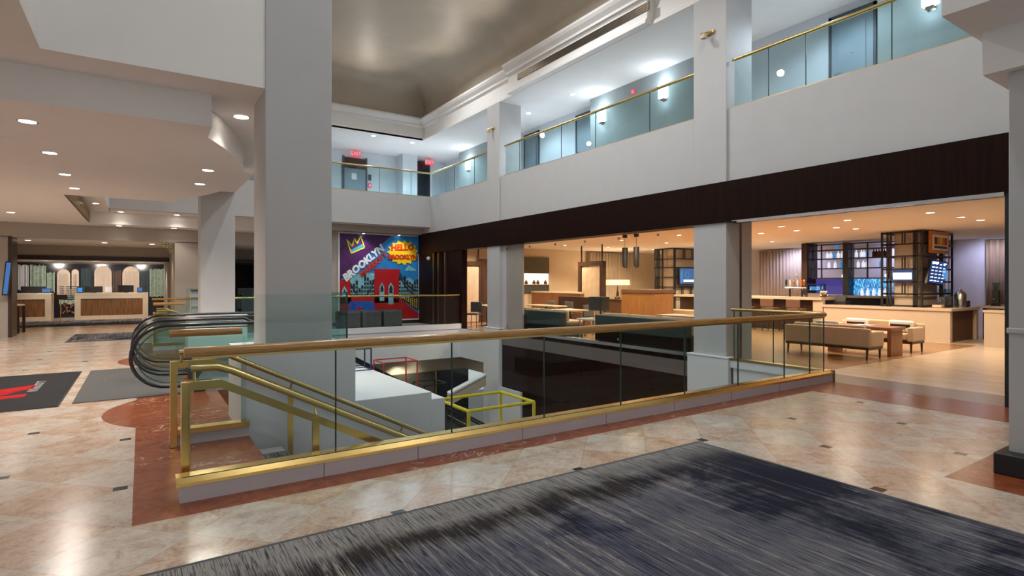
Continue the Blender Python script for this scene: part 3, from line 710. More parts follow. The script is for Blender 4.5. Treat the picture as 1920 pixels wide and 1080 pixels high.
t = thing('wall_plaque', 'small dark room plaque beside the far exit door', 'plaque', (7.92, 22.69, 5.95)); B(7.86, 7.98, 22.67, 22.7, 5.78, 6.02).build('plate', 'darkgrey', t)
t = thing('fire_bell', 'red and white fire call point below the plaque by the exit door', 'call point', (7.92, 22.69, 5.6))
B(7.85, 7.99, 22.65, 22.7, 5.48, 5.66).build('housing', 'signred', t, bev=0.01); B(7.88, 7.96, 22.64, 22.65, 5.53, 5.61).build('label_plate', 'paper', t)
t = thing('room_plaque', 'small black room plaque on the corridor wall just right of the far column', 'plaque', (11.2, 14.9, 5.7)); B(11.38, 11.4, 16.72, 16.86, 5.5, 5.72).build('plate', 'darkgrey', t)
t = thing('fire_alarm', 'small red fire alarm strobe on the corridor wall above the middle railing', 'alarm', (10.98, 10.71, 6.6))
B(10.95, 11.0, 10.66, 10.76, 6.58, 6.70).build('housing', 'signred', t, bev=0.008); B(10.94, 10.95, 10.69, 10.73, 6.61, 6.66).build('strobe', 'paper', t)
def sconce(x, y, z, label):
    t = thing('wall_sconce', label, 'wall lamp', (x, y, z), 'corridor wall sconces')
    B(x - 0.14, x - 0.02, y - 0.11, y + 0.11, z - 0.17, z + 0.17).build('shade', 'shade_cool', t, bev=0.01)
    bp = B(x - 0.02, x, y - 0.06, y + 0.06, z - 0.24, z + 0.2).build('back_plate', 'steel', t)
    B(x - 0.12, x - 0.02, y - 0.06, y + 0.06, z - 0.225, z - 0.185).build('bracket', 'bronze', bp)
    light('sconce_lamp', 'POINT', (x - 0.22, y, z + 0.25), 7, COOL, 0.08, parent=t); light('sconce_lamp', 'POINT', (x - 0.18, y, z - 0.28), 2.2, COOL, 0.05, parent=t)
sconce(11.0, 11.88, 6.28, 'glowing white wall sconce behind the middle balcony railing, left of the red alarm')
sconce(11.0, 9.63, 6.33, 'glowing white wall sconce behind the middle balcony railing, beside the big right column')
sconce(11.0, 3.92, 6.30, 'glowing white wall sconce at the top right corner of the balcony')
sconce(11.0, 19.7, 6.22, 'glowing white wall sconce in the far corner left of the far column')
def camera_spot(x, y, z, label):
    t = thing('column_floodlight', label, 'floodlight', (x, y, z), 'brass floodlights on the columns')
    B(x - 0.04, x, y - 0.09, y + 0.09, z - 0.03, z + 0.03).build('mount_plate', 'brass', t, bev=0.006)
    MB().tube([(x - 0.02, y - 0.06, z), (x - 0.14, y + 0.12, z - 0.02)], 0.022, 10).build('arm', 'brass', t, smooth=True)
    MB().lathe([(0.02, 0), (0.045, -0.02), (0.055, -0.09), (0.045, -0.09)], (x - 0.14, y + 0.05, z - 0.03), 14).build('lamp_head', 'cream', t, smooth=True)
camera_spot(8.88, 6.68, 6.2, 'small brass floodlight high on the big right column')
camera_spot(8.88, 14.45, 6.2, 'small brass floodlight high on the far right column')
t = thing('return_grille', 'long dark slotted air grille in the atrium rim', 'air grille', (8.76, 10.4, 7.3))
B(8.755, 8.775, 8.1, 12.95, 7.18, 7.36).build('backing', 'grille', t)
for i in range(5): B(8.745, 8.76, 8.1, 12.95, 7.195 + i * 0.035, 7.205 + i * 0.035).build('louvre', 'bronze', t)
t = thing('ceiling_speaker', 'round ceiling speaker at the left end of the lower lobby soffit', 'speaker', (-1.35, 8.85, 3.23))
MB().lathe([(0.13, -0.012), (0.15, -0.006), (0.15, 0.0), (0.02, 0.0), (0.02, -0.01)], (-1.35, 8.85, 3.23), 24).build('grille_plate', 'ceil', t)

# lattice fretwork
def lattice(name, label, axis, p, a0, a1, z0, z1, stepped=False):
    t = thing(name, label, 'lattice', (p if axis == 'x' else a0, a0 if axis == 'x' else p, z0))
    m = MB(); n = int((a1 - a0) / 0.09); k = int((z1 - z0) / 0.09)
    for i in range(n):
        for j in range(k):
            if stepped and i < (k - 1 - j) - 0: continue
            a = a0 + i * 0.09; z = z0 + j * 0.09
            for (q0, q1, w0, w1) in ((a, a + 0.09, z, z + 0.014), (a, a + 0.014, z, z + 0.09), (a, a + .09, z + .076, z + .09), (a + .076, a + .09, z, z + .09)):
                if axis == 'x': m.box(p - 0.015, p + 0.015, q0, q1, w0, w1)
                else: m.box(q0, q1, p - 0.015, p + 0.015, w0, w1)
    m.build('fretwork', 'olivebrass', t)
    if not stepped:
        (B(p - 0.03, p - 0.02, a0, a1, z0, z1)).build('backing', 'bronze', t)
lattice('lattice_frieze', 'bronze lattice frieze along the side of the lobby soffit step', 'x', -1.21, 13.82, 19.6, 3.24, 3.56)
lattice('lattice_corner', 'stepped gold lattice hanging in the corner of the reception opening', 'y', 20.9, 0.46, 0.88, 2.29, 2.83, True)

# ================================================================== MURAL
t = thing('mural', 'large graffiti style mural of a red bridge tower on the back wall', 'mural', (7.35, 19.84, 0.15))
mx0, mx1, mz0, mz1 = 5.84, 8.84, 0.17, 3.28; my = 19.84
B(mx0 - 0.05, mx1 + 0.05, my + 0.0, my + 0.055, mz0 - 0.05, mz1 + 0.05).build('frame', 'paper', t)
lay = [0]
plain('m_sky', (0.02, 0.22, 0.55), 0.4, vary=0.25, scale=1.6); plain('m_purple', (0.055, 0.012, 0.10), 0.4, vary=0.3, scale=4)
plain('m_red', (0.42, 0.008, 0.012), 0.4, vary=0.12, scale=3); plain('m_yellow', (0.85, 0.55, 0.01), 0.4, vary=0.12); plain('m_teal', (0.06, 0.30, 0.36), 0.4, vary=0.2)
plain('m_white', (0.75, 0.78, 0.80), 0.4, vary=0.05); plain('m_text', (0.60, 0.03, 0.01), 0.4, vary=0.1); plain('m_blue', (0.01, 0.10, 0.50), 0.4, vary=0.3, scale=5)
plain('m_dark', (0.02, 0.022, 0.03), 0.4, vary=0.2); plain('m_crown', (0.70, 0.62, 0.05), 0.4, vary=0.1); plain('m_maroon', (0.20, 0.012, 0.05), 0.4, vary=0.1); plain('m_cyan', (0.20, 0.48, 0.55), 0.4, vary=0.3, scale=14)
def mp(u, v): return (mx0 + u * (mx1 - mx0), mz0 + v * (mz1 - mz0))       # u,v in 0..1, v up
def paint(name, polys, mat):
    lay[0] += 1; d = 0.0012 * lay[0]; m = MB()
    for p in polys: m.prism([mp(*q) for q in p], my - d, my - d + 0.002, 'y')
    return m.build(name, mat, t)
paint('sky', [[(0, 0), (1, 0), (1, 1), (0, 1)]], 'm_sky')
paint('night_sky', [[(0, 0.46), (0.64, 1.0), (0, 1.0)]], 'm_purple')
paint('sky_stripes', [[(0, 0.50 + i * 0.055), (0, 0.507 + i * 0.055), (0.5 - i * 0.06, 0.93), (0.5 - i * 0.06, 0.923)] for i in range(7)], 'm_maroon')
sk = []; rn = random.Random(3)
for i in range(26):
    u = 0.12 + i * 0.034; h = 0.36 + rn.random() * 0.16
    sk.append([(u, 0.2), (u + 0.028, 0.2), (u + 0.028, h), (u + 0.014, h + 0.02 * rn.random()), (u, h)])
paint('haze', [[(0.04, 0.2), (1, 0.2), (1, 0.42), (0.88, 0.50), (0.78, 0.46), (0.6, 0.53), (0.3, 0.56), (0.12, 0.52), (0.04, 0.47)]], 'm_cyan')
for s_ in sk: paint('building', [s_], 'm_dark'); lay[0] -= 1
lay[0] += 1
for s_ in sk:
    wn = []
    for k in range(5):
        z = 0.26 + k * 0.045
        if z < s_[2][1] - 0.03: wn.append([(s_[0][0] + 0.005, z), (s_[0][0] + 0.022, z), (s_[0][0] + 0.022, z + 0.018), (s_[0][0] + 0.005, z + 0.018)])
    if wn: paint('pane_pattern', wn, 'm_cyan'); lay[0] -= 1
lay[0] += 1
paint('cloud', [[(0.81, 0.585), (0.97, 0.58), (0.95, 0.61), (0.90, 0.625), (0.87, 0.65), (0.84, 0.615)]], 'm_cyan')
def seg(a, b, w):
    dx, dy = b[0] - a[0], b[1] - a[1]; L = math.hypot(dx, dy) or 1; nx, ny = -dy / L * w, dx / L * w
    return [(a[0] - nx, a[1] - ny), (b[0] - nx, b[1] - ny), (b[0] + nx, b[1] + ny), (a[0] + nx, a[1] + ny)]
cab = []
for (u0, v0, u1, v1, sag) in ((0.12, 0.44, 0.44, 0.52, 0.22), (0.74, 0.52, 1.0, 0.28, 0.06), (0.74, 0.56, 1.0, 0.34, 0.06)):
    pp = [(u0 + (u1 - u0) * i / 12, v0 + (v1 - v0) * i / 12 - sag * math.sin(math.pi * i / 12)) for i in range(13)]
    cab += [seg(pp[i], pp[i + 1], 0.008) for i in range(12)]
paint('bridge_cables', cab, 'm_dark')
paint('bridge', [[(0.42, 0.2), (0.42, 0.60), (0.75, 0.60), (0.75, 0.57), (0.735, 0.55), (0.735, 0.2)], [(0, 0.2), (0, 0.47), (0.12, 0.47), (0.125, 0.42), (0.135, 0.2)], [(0, 0), (1, 0), (1, 0.06), (0.76, 0.24), (0.5, 0.27), (0, 0.27)]], 'm_red')
def gothic(u, v0, v1, w): return [(u - w, v0), (u + w, v0), (u + w, v1 - 0.05), (u, v1), (u - w, v1 - 0.05)]
for q in (gothic(0.515, 0.22, 0.44, 0.03), gothic(0.63, 0.18, 0.44, 0.033), gothic(0.055, 0.29, 0.40, 0.03)): paint('bridge_arch', [q], 'm_cyan')
for q in (gothic(0.515, 0.33, 0.42, 0.018), gothic(0.63, 0.31, 0.42, 0.02), gothic(0.055, 0.32, 0.37, 0.016)): paint('arch_shade', [q], 'm_dark')
paint('blue_sweep', [[(0.11, 0.22), (0.4, 0.22), (0.45, 0.06), (0.30, 0.03), (0.11, 0.03)]], 'm_blue')
paint('red_drop', [[(0.20, 0.16), (0.27, 0.15), (0.25, 0.07), (0.20, 0.08)]], 'm_red')
paint('dark_rows', [[(0.76, 0.25), (1.0, 0.27), (1.0, 0.10), (0.96, 0.11)]], 'm_dark')
ck = []
for i in range(9):
    for j in range(7):
        u = 0.77 + 0.028 * i; v = 0.25 - 0.021 * j - 0.004 * i + 0.012 * (i % 2)
        if v < 0.27 and v > 0.245 - 0.019 * i and u < 0.985: ck.append([(u, v), (u + 0.015, v - 0.003), (u + 0.015, v + 0.008), (u, v + 0.011)])
paint('yellow_checks', ck, 'm_yellow')
bs = []
for i in range(30):
    a = 2 * math.pi * i / 30; r = 1.0 if i % 2 else 0.80
    bs.append((0.79 + 0.215 * r * math.cos(a), 0.80 + 0.155 * r * math.sin(a)))
bs = [(min(p[0], 0.995), p[1]) for p in bs]
paint('burst', [bs], 'm_yellow')
cr = [(0.075, 0.905), (0.13, 0.79), (0.29, 0.86), (0.255, 0.985), (0.215, 0.875), (0.17, 0.955), (0.125, 0.85)]
cr = [(0.08, 0.93), (0.135, 0.775), (0.295, 0.845), (0.25, 0.975), (0.20, 0.885), (0.175, 0.95), (0.145, 0.855)]
paint('crown_fill', [[cr[1], cr[2], (0.28, 0.89), (0.125, 0.81)]], 'm_teal')
paint('crown', [seg(cr[i], cr[(i + 1) % 7], 0.007) for i in range(7)], 'm_crown')
lay[0] += 3
def mtext(s, u, v, du, dv, size, mat, bold, name, sh=0.0, sp=1.0):
    lay[0] += 1; c = mp(u, v); R = Vector((du, 0, dv)).normalized(); Uv = Vector((-dv, 0, du)).normalized()
    text(s, name, mat, t, (c[0], my - 0.0012 * lay[0] - 0.004, c[1]), R, Uv, size, 0.003, bold, 'CENTER', sh, sp)
mtext('BROOKLYN', 0.285, 0.665, 0.75, 0.62, 0.35, 'm_white', 0.02, 'lettering', 0.15, 0.98)
mtext('MARRIOTT', 0.41, 0.65, 0.75, 0.62, 0.27, 'm_text', 0.010, 'lettering', 0.1, 0.95)
mtext('HELLO', 0.78, 0.86, 1, 0.04, 0.30, 'm_text', 0.014, 'lettering', 0.05)
mtext('BROOKLYN', 0.785, 0.745, 1, 0.02, 0.225, 'm_text', 0.013, 'lettering', 0.05, 0.92)
for i, x in enumerate((6.65, 8.0)):
    p = thing('picture_spotlight', 'small spotlight over the graffiti mural, %s' % ('left one' if i == 0 else 'right one'), 'spotlight', (x, 19.72, 3.34), 'mural spotlights')
    MB().lathe([(0.02, 0.0), (0.05, -0.01), (0.055, -0.05), (0.05, -0.05)], (x, 19.7, 3.34), 14).build('housing', 'steel', p)
    MB().lathe([(0.001, -0.052), (0.045, -0.052), (0.045, -0.05), (0.001, -0.05)], (x, 19.7, 3.34), 14).build('lens', 'lens_cool', p)
    light('mural_lamp', 'SPOT', (x, 19.3, 3.36), 38, (0.95, 0.97, 1), 0.03, (x, 19.84, 1.9), 90, 0.8, parent=p)
# seats before the mural
s0 = thing('cube_seat', 'grey upholstered cube seat in front of the mural, nearest the glass screen', 'seat', (5.5, 17.9, 0), 'grey cube seats')
B(5.22, 5.86, 17.6, 18.25, 0.08, 0.60).build('cushion', 'greyfab', s0, bev=0.035); B(5.26, 5.82, 17.64, 18.21, 0.0, 0.08).build('plinth', 'black', s0)
B(5.24, 5.84, 17.62, 18.23, 0.585, 0.615).build('top_pad', 'greyfab', s0, bev=0.014)
dup(s0, 'grey upholstered cube seat in front of the mural, middle of three', (0.70, 0.02, 0)); dup(s0, 'grey upholstered cube seat in front of the mural, right end of three', (1.41, 0.0, 0))

# ================================================================== FLOOR MATS AND RUGS
def flat(name, label, cat, x0, x1, y0, y1, mat, h=0.012, border=None, group=None):
    t = thing(name, label, cat, ((x0 + x1) / 2, (y0 + y1) / 2, 0), group)
    B(x0, x1, y0, y1, 0.0005, h).build('pile', mat, t, bev=0.004)
    if border:
        b = 0.03; m = MB().box(x0, x1, y0 - b, y0, 0.0005, h - .003).box(x0, x1, y1, y1 + b, 0.0005, h - .003).box(x0 - b, x0, y0 - b, y1 + b, 0.0005, h - .003).box(x1, x1 + b, y0 - b, y1 + b, 0.0005, h - .003)
        m.build('binding', border, t)
    return t
flat('area_rug', 'large grey and navy streaked rug on the marble in the foreground', 'rug', -3.5, 4.42, -3.6, 3.46, 'rug', 0.014, 'greyfab')
flat('area_rug', 'grey streaked rug on the marble between the mats and reception', 'rug', -1.6, -0.2, 18.2, 20.8, 'rug2', 0.012, 'greyfab')
flat('runner_rug', 'long grey streaked runner rug in front of the reception desks', 'rug', -4.4, 0.0, 25.0, 28.6, 'rug2', 0.012, 'greyfab')
t = flat('entrance_mat', 'black entrance mat with a red emblem and grey lettering', 'mat', -3.3, -0.88, 8.85, 12.1, 'blackmat', 0.010, 'rubber')
em = MB()
for (q) in ([(-1.30, 9.80), (-1.30, 10.05), (-2.1, 9.9), (-2.1, 9.6)], [(-1.30, 10.45), (-1.30, 10.85), (-2.1, 10.35), (-2.1, 9.95)], [(-1.55, 10.1), (-1.40, 10.35), (-2.1, 9.95), (-2.1, 9.75)]):
    em.prism(q, 0.010, 0.0125)
em.build('emblem', 'matred', t)
text('MARRIOTT', 'lettering', 'matgrey', t, (-1.27, 10.72, 0.0115), (0, 1, 0), (-1, 0, 0), 0.15, 0.001, 0.004, sp=1.5)
flat('floor_mat', 'plain grey floor mat at the top of the escalators', 'mat', -0.73, 0.55, 8.95, 12.1, 'greymat', 0.010)

# ================================================================== RECEPTION
def desk(x0, x1, y, label):
    t = thing('reception_desk', label, 'desk', ((x0 + x1) / 2, y, 0), 'reception desks')
    B(x0, x1, y, y + 0.8, 1.0, 1.1).build('counter_top', 'cream', t, bev=0.006)
    for a, b in ((x0, x0 + 0.2), (x1 - 0.2, x1)): B(a, b, y, y + 0.8, 0.0, 1.0).build('side_panel', 'cream', t, bev=0.006)
    B(x0 + 0.2, x1 - 0.2, y, y + 0.8, 0.0, 0.16).build('plinth', 'cream', t)
    B(x0 + 0.2, x1 - 0.2, y + 0.03, y + 0.1, 0.16, 0.86).build('front_panel', 'deskwood', t)
    B(x0 + 0.2, x1 - 0.2, y, y + 0.1, 0.86, 1.0).build('fascia', 'cream', t)
desk(-2.28, 0.25, 29.0, 'reception desk with brown wood front panel, right of the gap'); desk(-5.4, -3.04, 29.2, 'reception desk with red-brown front panel at the left edge')
def monitor(x, y, w, h, label, lit=None):
    t = thing('computer_monitor', label, 'monitor', (x, y, 1.1), 'reception monitors')
    hs = B(x - w / 2, x + w / 2, y, y + 0.04, 1.12, 1.12 + h).build('display_housing', 'black', t, bev=0.006)
    if lit: B(x - w / 2 + .02, x + w / 2 - .02, y - 0.004, y, 1.14, 1.10 + h).build('display', lit, hs)
    B(x - 0.09, x + 0.09, y, y + 0.16, 1.1, 1.12).build('stand', 'black', t)
monitor(-1.66, 29.3, 0.60, 0.26, 'black monitor on the right reception desk, left of the paper holder'); monitor(-0.55, 29.3, 0.55, 0.30, 'black monitor near the middle of the right reception desk')
monitor(-3.62, 29.5, 0.8, 0.26, 'black monitor on the left reception desk')
monitor(-2.12, 29.2, 0.20, 0.22, 'small tablet with glowing screen at the left end of the right desk', 'lit_blue'); monitor(-0.05, 29.2, 0.2, 0.2, 'small blue tablet at the right end of the right desk', 'screen_blue')
monitor(-3.22, 29.4, 0.3, 0.18, 'small blue card terminal at the right end of the left desk', 'screen_blue')
t = thing('paper_holder', 'white glowing paper holder between monitors on the right desk', 'holder', (-1.15, 29.25, 1.1))
B(-1.27, -1.04, 29.24, 29.27, 1.1, 1.36).build('sheet', 'paper', t); B(-1.27, -1.04, 29.2, 29.32, 1.1, 1.115).build('foot', 'steel', t)
# artwork wall behind reception
t = thing('reception_artwork', 'wide backlit art wall of arches and hanging threads behind reception', 'artwork', (-1.5, 31.25, 0))
B(-5.2, 1.1, 31.2, 31.3, 0.0, 2.36).build('backing', 'lowerdark', t)
def arch(x0, x1, z0, z1, y): 
    r = (x1 - x0) / 2; c = (x0 + x1) / 2
    return [(x0, z0), (x1, z0)] + [(c + r * math.cos(a), z1 - r * 1.1 + r * 1.1 * math.sin(a)) for a in [math.pi * i / 12 for i in range(13)]]
def threads(x0, x1, z0, z1, y, mat, n):
    m = MB()
    for i in range(n):
        x = x0 + (x1 - x0) * (i + 0.5) / n; w = (x1 - x0) / n * (0.25 + 0.2 * random.random())
        m.box(x - w, x + w, y - 0.012 * random.random() - 0.01, y, z0 + 0.05 * random.random(), z1 - 0.06 * random.random())
    return m.build('threads', mat, t)
for (a, b, z1, mt) in ((-1.75, -1.12, 2.30, 'creamcurtain'), (-0.72, -0.08, 2.28, 'creamcurtain'), (-3.05, -2.6, 2.12, 'creamcurtain'), (-2.55, -2.3, 2.12, 'creamcurtain')):
    MB().prism(arch(a, b, 0.95, z1, 0), 31.14, 31.18, 'y').build('arch_panel', mt, t)
    threads(a + .06, b - .06, 1.0, z1 - 0.18, 31.13, 'curtain', 9)
for (a, b, z0, z1, mt, n) in ((-3.95, -3.42, 1.15, 2.30, 'greencurtain', 14), (-3.40, -3.12, 1.1, 2.0, 'greencurtain', 7), (0.32, 1.0, 0.85, 2.2, 'greencurtain', 20), (-4.45, -3.98, 1.2, 2.3, 'sheer', 9), (-1.08, -0.76, 1.0, 2.1, 'brownfab', 8), (-2.22, -1.85, 0.9, 2.2, 'tealfab', 9), (-0.04, 0.28, 1.0, 2.1, 'tealfab', 8), (-2.98, -2.3, 0.55, 1.25, 'greencurtain', 24)):
    threads(a, b, z0, z1, 31.16, mt, n)
m = MB()
for i in range(7): m.box(-3.0, -2.28, 31.11, 31.14, 0.8 + i * 0.09, 0.825 + i * 0.09)
m.build('shelf_lines', 'lowerdark', t)
m = MB(); rr = random.Random(5)
for i in range(36): x = -2.95 + rr.random() * 0.65; z = 0.15 + rr.random() * 0.45; m.box(x, x + 0.05, 31.1, 31.14, z, z + 0.07)
m.build('fretwork_pattern', 'copper', t)
# post sign between the desks
t = thing('queue_sign', 'small sign on a thin brass pole between the two desks', 'sign', (-2.62, 27.9, 0))
MB().lathe([(0.14, 0), (0.14, 0.015), (0.02, 0.03), (0.012, 0.05), (0.012, 0.95), (0.001, 0.95)], (-2.62, 27.9, 0), 16).build('pole', 'brass', t, smooth=True)
B(-2.82, -2.42, 27.88, 27.9, 0.88, 1.06).build('sign_board', 'espresso', t)
# console table, lamp and display at the left edge
t = thing('console_table', 'half round dark console table with thin pale top at the left edge', 'table', (-3.3, 22.4, 0))
MB().prism([(-3.75 + 0.0, 22.0)] + [(-3.4 + 0.42 * math.sin(a), 22.55 - 0.5 * math.cos(a)) for a in [math.pi * i / 16 for i in range(17)]] + [(-3.75, 23.05)], 0.83, 0.865).build('table_top', 'cream', t, bev=0.005)
for (x, y) in ((-3.62, 22.12), (-3.1, 22.25), (-3.02, 22.7), (-3.3, 23.0)):
    B(x - 0.035, x + 0.035, y - 0.035, y + 0.035, 0, 0.83).build('leg', 'espresso', t)
B(-3.6, -3.1, 22.15, 22.95, 0.04, 0.07).build('stretcher', 'espresso', t)
t = thing('desk_lamp', 'white leaning rod lamp on a pale block on the console table', 'lamp', (-3.25, 22.3, 0.865))
B(-3.42, -3.14, 22.2, 22.5, 0.865, 0.94).build('base', 'cream', t, bev=0.006)
MB().tube([(-3.20, 22.3, 0.94), (-3.36, 22.3, 1.9)], 0.022, 8).build('rod', 'paper', t); MB().tube([(-3.36, 22.3, 1.88), (-3.2, 22.3, 1.86), (-3.16, 22.3, 1.76)], 0.03, 8).build('lamp_head', 'copper', t)
t = thing('wall_display', 'tall tilted blue digital display on the left pillar', 'screen', (-3.2, 20.6, 1.2))
MB().prism([(-3.20, 1.18), (-3.06, 1.18), (-2.98, 2.12), (-3.12, 2.12)], 20.55, 20.62, 'y').build('casing', 'black', t); MB().prism([(-3.17, 1.22), (-3.08, 1.22), (-3.005, 2.08), (-3.095, 2.08)], 20.545, 20.55, 'y').build('display', 'screen_blue', t)
# literature stand by the far column
t = thing('brochure_rack', 'small white brochure rack beyond the escalators by the far column', 'rack', (1.0, 17.9, 0))
for x in (1.14, 1.40): MB().tube([(x, 17.9, 0), (x, 17.9, 1.32)], 0.012, 8).build('upright', 'paper', t)
for z in (0.62, 0.88, 1.14): B(1.14, 1.40, 17.8, 17.96, z, z + 0.015).build('shelf', 'paper', t); B(1.17, 1.37, 17.88, 17.9, z + 0.015, z + 0.17).build('leaflet', 'bluewhite', t)
B(1.13, 1.41, 17.79, 17.97, 1.31, 1.335).build('top_cap', 'black', t)

# ================================================================== BAR
t = thing('bar_counter', 'pale stone low bar counter with square open end', 'counter', (17.1, 7.0, 0))
B(17.08, 17.22, 5.7, 8.85, 0, 0.82).build('front_panel', 'barstone', t); B(17.04, 18.98, 5.66, 6.42, 0.80, 0.87).build('counter_top', 'barstone', t, bev=0.006); B(17.04, 17.6, 6.42, 8.9, 0.80, 0.87).build('counter_top', 'barstone', t, bev=0.006)
B(18.86, 18.98, 5.70, 6.4, 0, 0.80).build('end_leg', 'barstone', t); B(17.22, 18.86, 5.78, 5.82, 0.0, 0.80).build('recess_panel', 'brownfab', t)
t = thing('raised_bar', 'raised pale stone bar top behind the row of brown stools', 'counter', (17.1, 10.5, 0))
B(17.05, 17.9, 8.9, 14.5, 1.0, 1.08).build('bar_top', 'barstone', t, bev=0.006); B(17.12, 17.25, 8.9, 9.2, 0, 1.0).build('end_leg', 'barstone', t); B(17.4, 17.5, 9.2, 14.5, 0, 1.0).build('front_panel', 'espresso', t)
def stool(y, label, first=None):
    if first: return dup(first, label, (0, y - first.location.y, 0))
    t = thing('bar_stool', label, 'stool', (16.75, y, 0), 'brown bar stools')
    B(16.55, 16.95, y - 0.22, y + 0.22, 0.66, 0.74).build('seat', 'brownfab', t, bev=0.02); bk = B(16.52, 16.58, y - 0.22, y + 0.22, 0.76, 1.02).build('backrest', 'brownfab', t, bev=0.02)
    for a in (16.58, 16.92):
        for b in (y - 0.19, y + 0.19): B(a - .015, a + .015, b - .015, b + .015, 0, 0.66).build('leg', 'espresso', t)
    for b in (y - 0.19, y + 0.19): B(16.54, 16.56, b - .012, b + .012, 0.72, 0.8).build('back_support', 'espresso', bk)
    B(16.58, 16.92, y - 0.2, y - 0.18, 0.25, 0.275).build('footrest', 'steel', t)
    return t
st0 = stool(9.5, 'brown bar stool at the raised bar, closest to the low counter')
for i, y in enumerate((10.35, 11.2, 12.05)): stool(y, 'brown bar stool at the raised bar, %s from the low counter' % ORD[i + 1], st0)
# shelving tower
def frame_tower(label, X0, X1, Y0, Y1, z0, z1, zs, core, splits, nm='shelving_tower'):
    t = thing(nm, label, 'shelving', ((X0 + X1) / 2, (Y0 + Y1) / 2, z0), 'black framed towers')
    B(*core, z0, 2.95).build('stone_core', 'barstone', t)
    B(core[0] - 0.02, core[1] + 0.02, core[2] - 0.02, core[3] + 0.02, z1 + 0.0, 2.95).build('head_trim', 'cream', t)
    w = 0.022
    for x in (X0, X1):
        for y in (Y0, Y1): B(x - w, x + w, y - w, y + w, z0, z1).build('post', 'black', t)
    for y in splits[0]: B(X0 - w, X0 + w, y - w, y + w, z0, z1).build('post', 'black', t)
    for x in splits[1]: B(x - w, x + w, Y0 - w, Y0 + w, z0, z1).build('post', 'black', t)
    for z in zs:
        B(X0 - w, X0 + w, Y0, Y1, z - w, z + w).build('rail', 'black', t); B(X0, X1, Y0 - w, Y0 + w, z - w, z + w).build('rail', 'black', t); B(X1 - w, X1 + w, Y0, Y1, z - w, z + w).build('rail', 'black', t); B(X0, X1, Y1 - w, Y1 + w, z - w, z + w).build('rail', 'black', t)
    return t
TZ = [0.90, 1.22, 1.55, 1.90, 2.25, 2.58, 2.90]
tw = frame_tower('black framed shelving tower around a stone column on the bar counter', 17.3, 19.3, 6.4, 7.36, 0.87, 2.93, TZ, (17.42, 18.6, 6.52, 7.10), ((6.52, 6.58, 7.14, 7.22), (18.5, 18.62)))
for z0, z1 in ((1.24, 1.53), (1.92, 2.23), (2.60, 2.88)):
    for y in (6.86, 6.80): B(17.285, 17.32, y - 0.012, y + 0.012, z0, z1).build('bar_divider', 'black', tw)
t = thing('menu_lightbox', 'small glowing white sign on the front of the shelving tower', 'sign', (17.27, 6.82, 1.74))
B(17.26, 17.30, 6.60, 7.08, 1.58, 1.88).build('housing', 'screen_navy', t); B(17.245, 17.262, 6.62, 7.06, 1.62, 1.80).build('lit_panel', 'lit_white', t)
text('COFFEE', 'lettering', 'screen_blue', t, (17.243, 6.84, 1.71), (0, -1, 0), (0, 0, 1), 0.13, 0.001, 0.002) if False else None
t = thing('framed_poster', 'orange framed poster of coloured bars high on the shelving tower', 'poster', (18.2, 6.3, 2.6))
B(17.60, 18.78, 6.30, 6.36, 2.33, 2.92).build('frame', 'orange', t, bev=0.008); sh_ = B(17.70, 18.68, 6.285, 6.30, 2.41, 2.83).build('sheet', 'paper', t)
for i, mt in enumerate(('brownfab', 'orange', 'm_yellow', 'orange', 'm_text')): B(17.78 + i * 0.17, 17.93 + i * 0.17, 6.278, 6.285, 2.56, 2.76).build('colour_bar', mt, sh_)
m = MB()
for i in range(12): m.box(17.76 + i * 0.072, 17.81 + i * 0.072, 6.278, 6.285, 2.46, 2.52)
m.build('caption_marks', 'black', sh_)
t = thing('menu_screen', 'tilted dark blue menu screen on the shelving tower', 'screen', (18.0, 6.3, 1.7))
MB().prism([(17.30, 1.52), (18.30, 1.44), (18.72, 2.10), (17.55, 2.16)], 6.28, 6.34, 'y').build('casing', 'black', t); ds_ = MB().prism([(17.36, 1.55), (18.27, 1.48), (18.66, 2.07), (17.58, 2.13)], 6.27, 6.28, 'y').build('display', 'screen_navy', t)
m = MB(); rr = random.Random(2)
for i in range(6):
    for j in range(4):
        x = 17.45 + j * 0.24 + i * 0.035; z = 1.58 + i * 0.09 - j * 0.012
        m.box(x, x + 0.06 + 0.1 * rr.random(), 6.262, 6.27, z, z + 0.022)
m.box(17.62, 18.0, 6.262, 6.27, 2.04, 2.09); m.box(18.35, 18.52, 6.262, 6.27, 2.02, 2.05); m.build('menu_lines', 'lit_white', ds_)
B(18.28, 18.5, 6.262, 6.27, 1.62, 1.92).build('menu_block', 'lit_blue', ds_)
t = thing('wall_bracket', 'black bracket holding the menu screen on the tower', 'bracket', (18.0, 6.36, 1.7)); B(17.9, 18.1, 6.34, 6.4, 1.6, 1.9).build('plate', 'black', t)
# back bar
t = thing('back_bar_shelf', 'tall black back bar shelving with backlit bottle niches', 'shelving', (20.0, 9.6, 0))
B(19.95, 20.4, 8.3, 11.0, 1.02, 1.10).build('counter_top', 'steel', t); B(20.0, 20.4, 8.3, 11.0, 0, 1.02).build('base_cabinet', 'lowerdark', t)
B(19.8, 20.5, 10.85, 11.05, 1.1, 2.93).build('end_panel', 'espresso', t); B(19.98, 20.42, 9.55, 9.72, 1.1, 2.9).build('centre_panel', 'black', t)
for z in (1.68, 2.02, 2.36, 2.66, 2.86): B(20.0, 20.36, 8.3, 10.86, z - 0.018, z + 0.018).build('shelf', 'black', t)
for y in (8.32, 8.95, 9.45, 10.45, 10.75): B(20.0, 20.04, y - 0.02, y + 0.02, 1.68, 2.88).build('upright', 'black', t)
B(20.38, 20.40, 8.35, 9.55, 1.12, 1.66).build('blue_glass_panel', 'lit_glassblue', t); B(20.38, 20.40, 9.72, 10.84, 1.12, 1.66).build('blue_glass_panel', 'dim_violet', t)
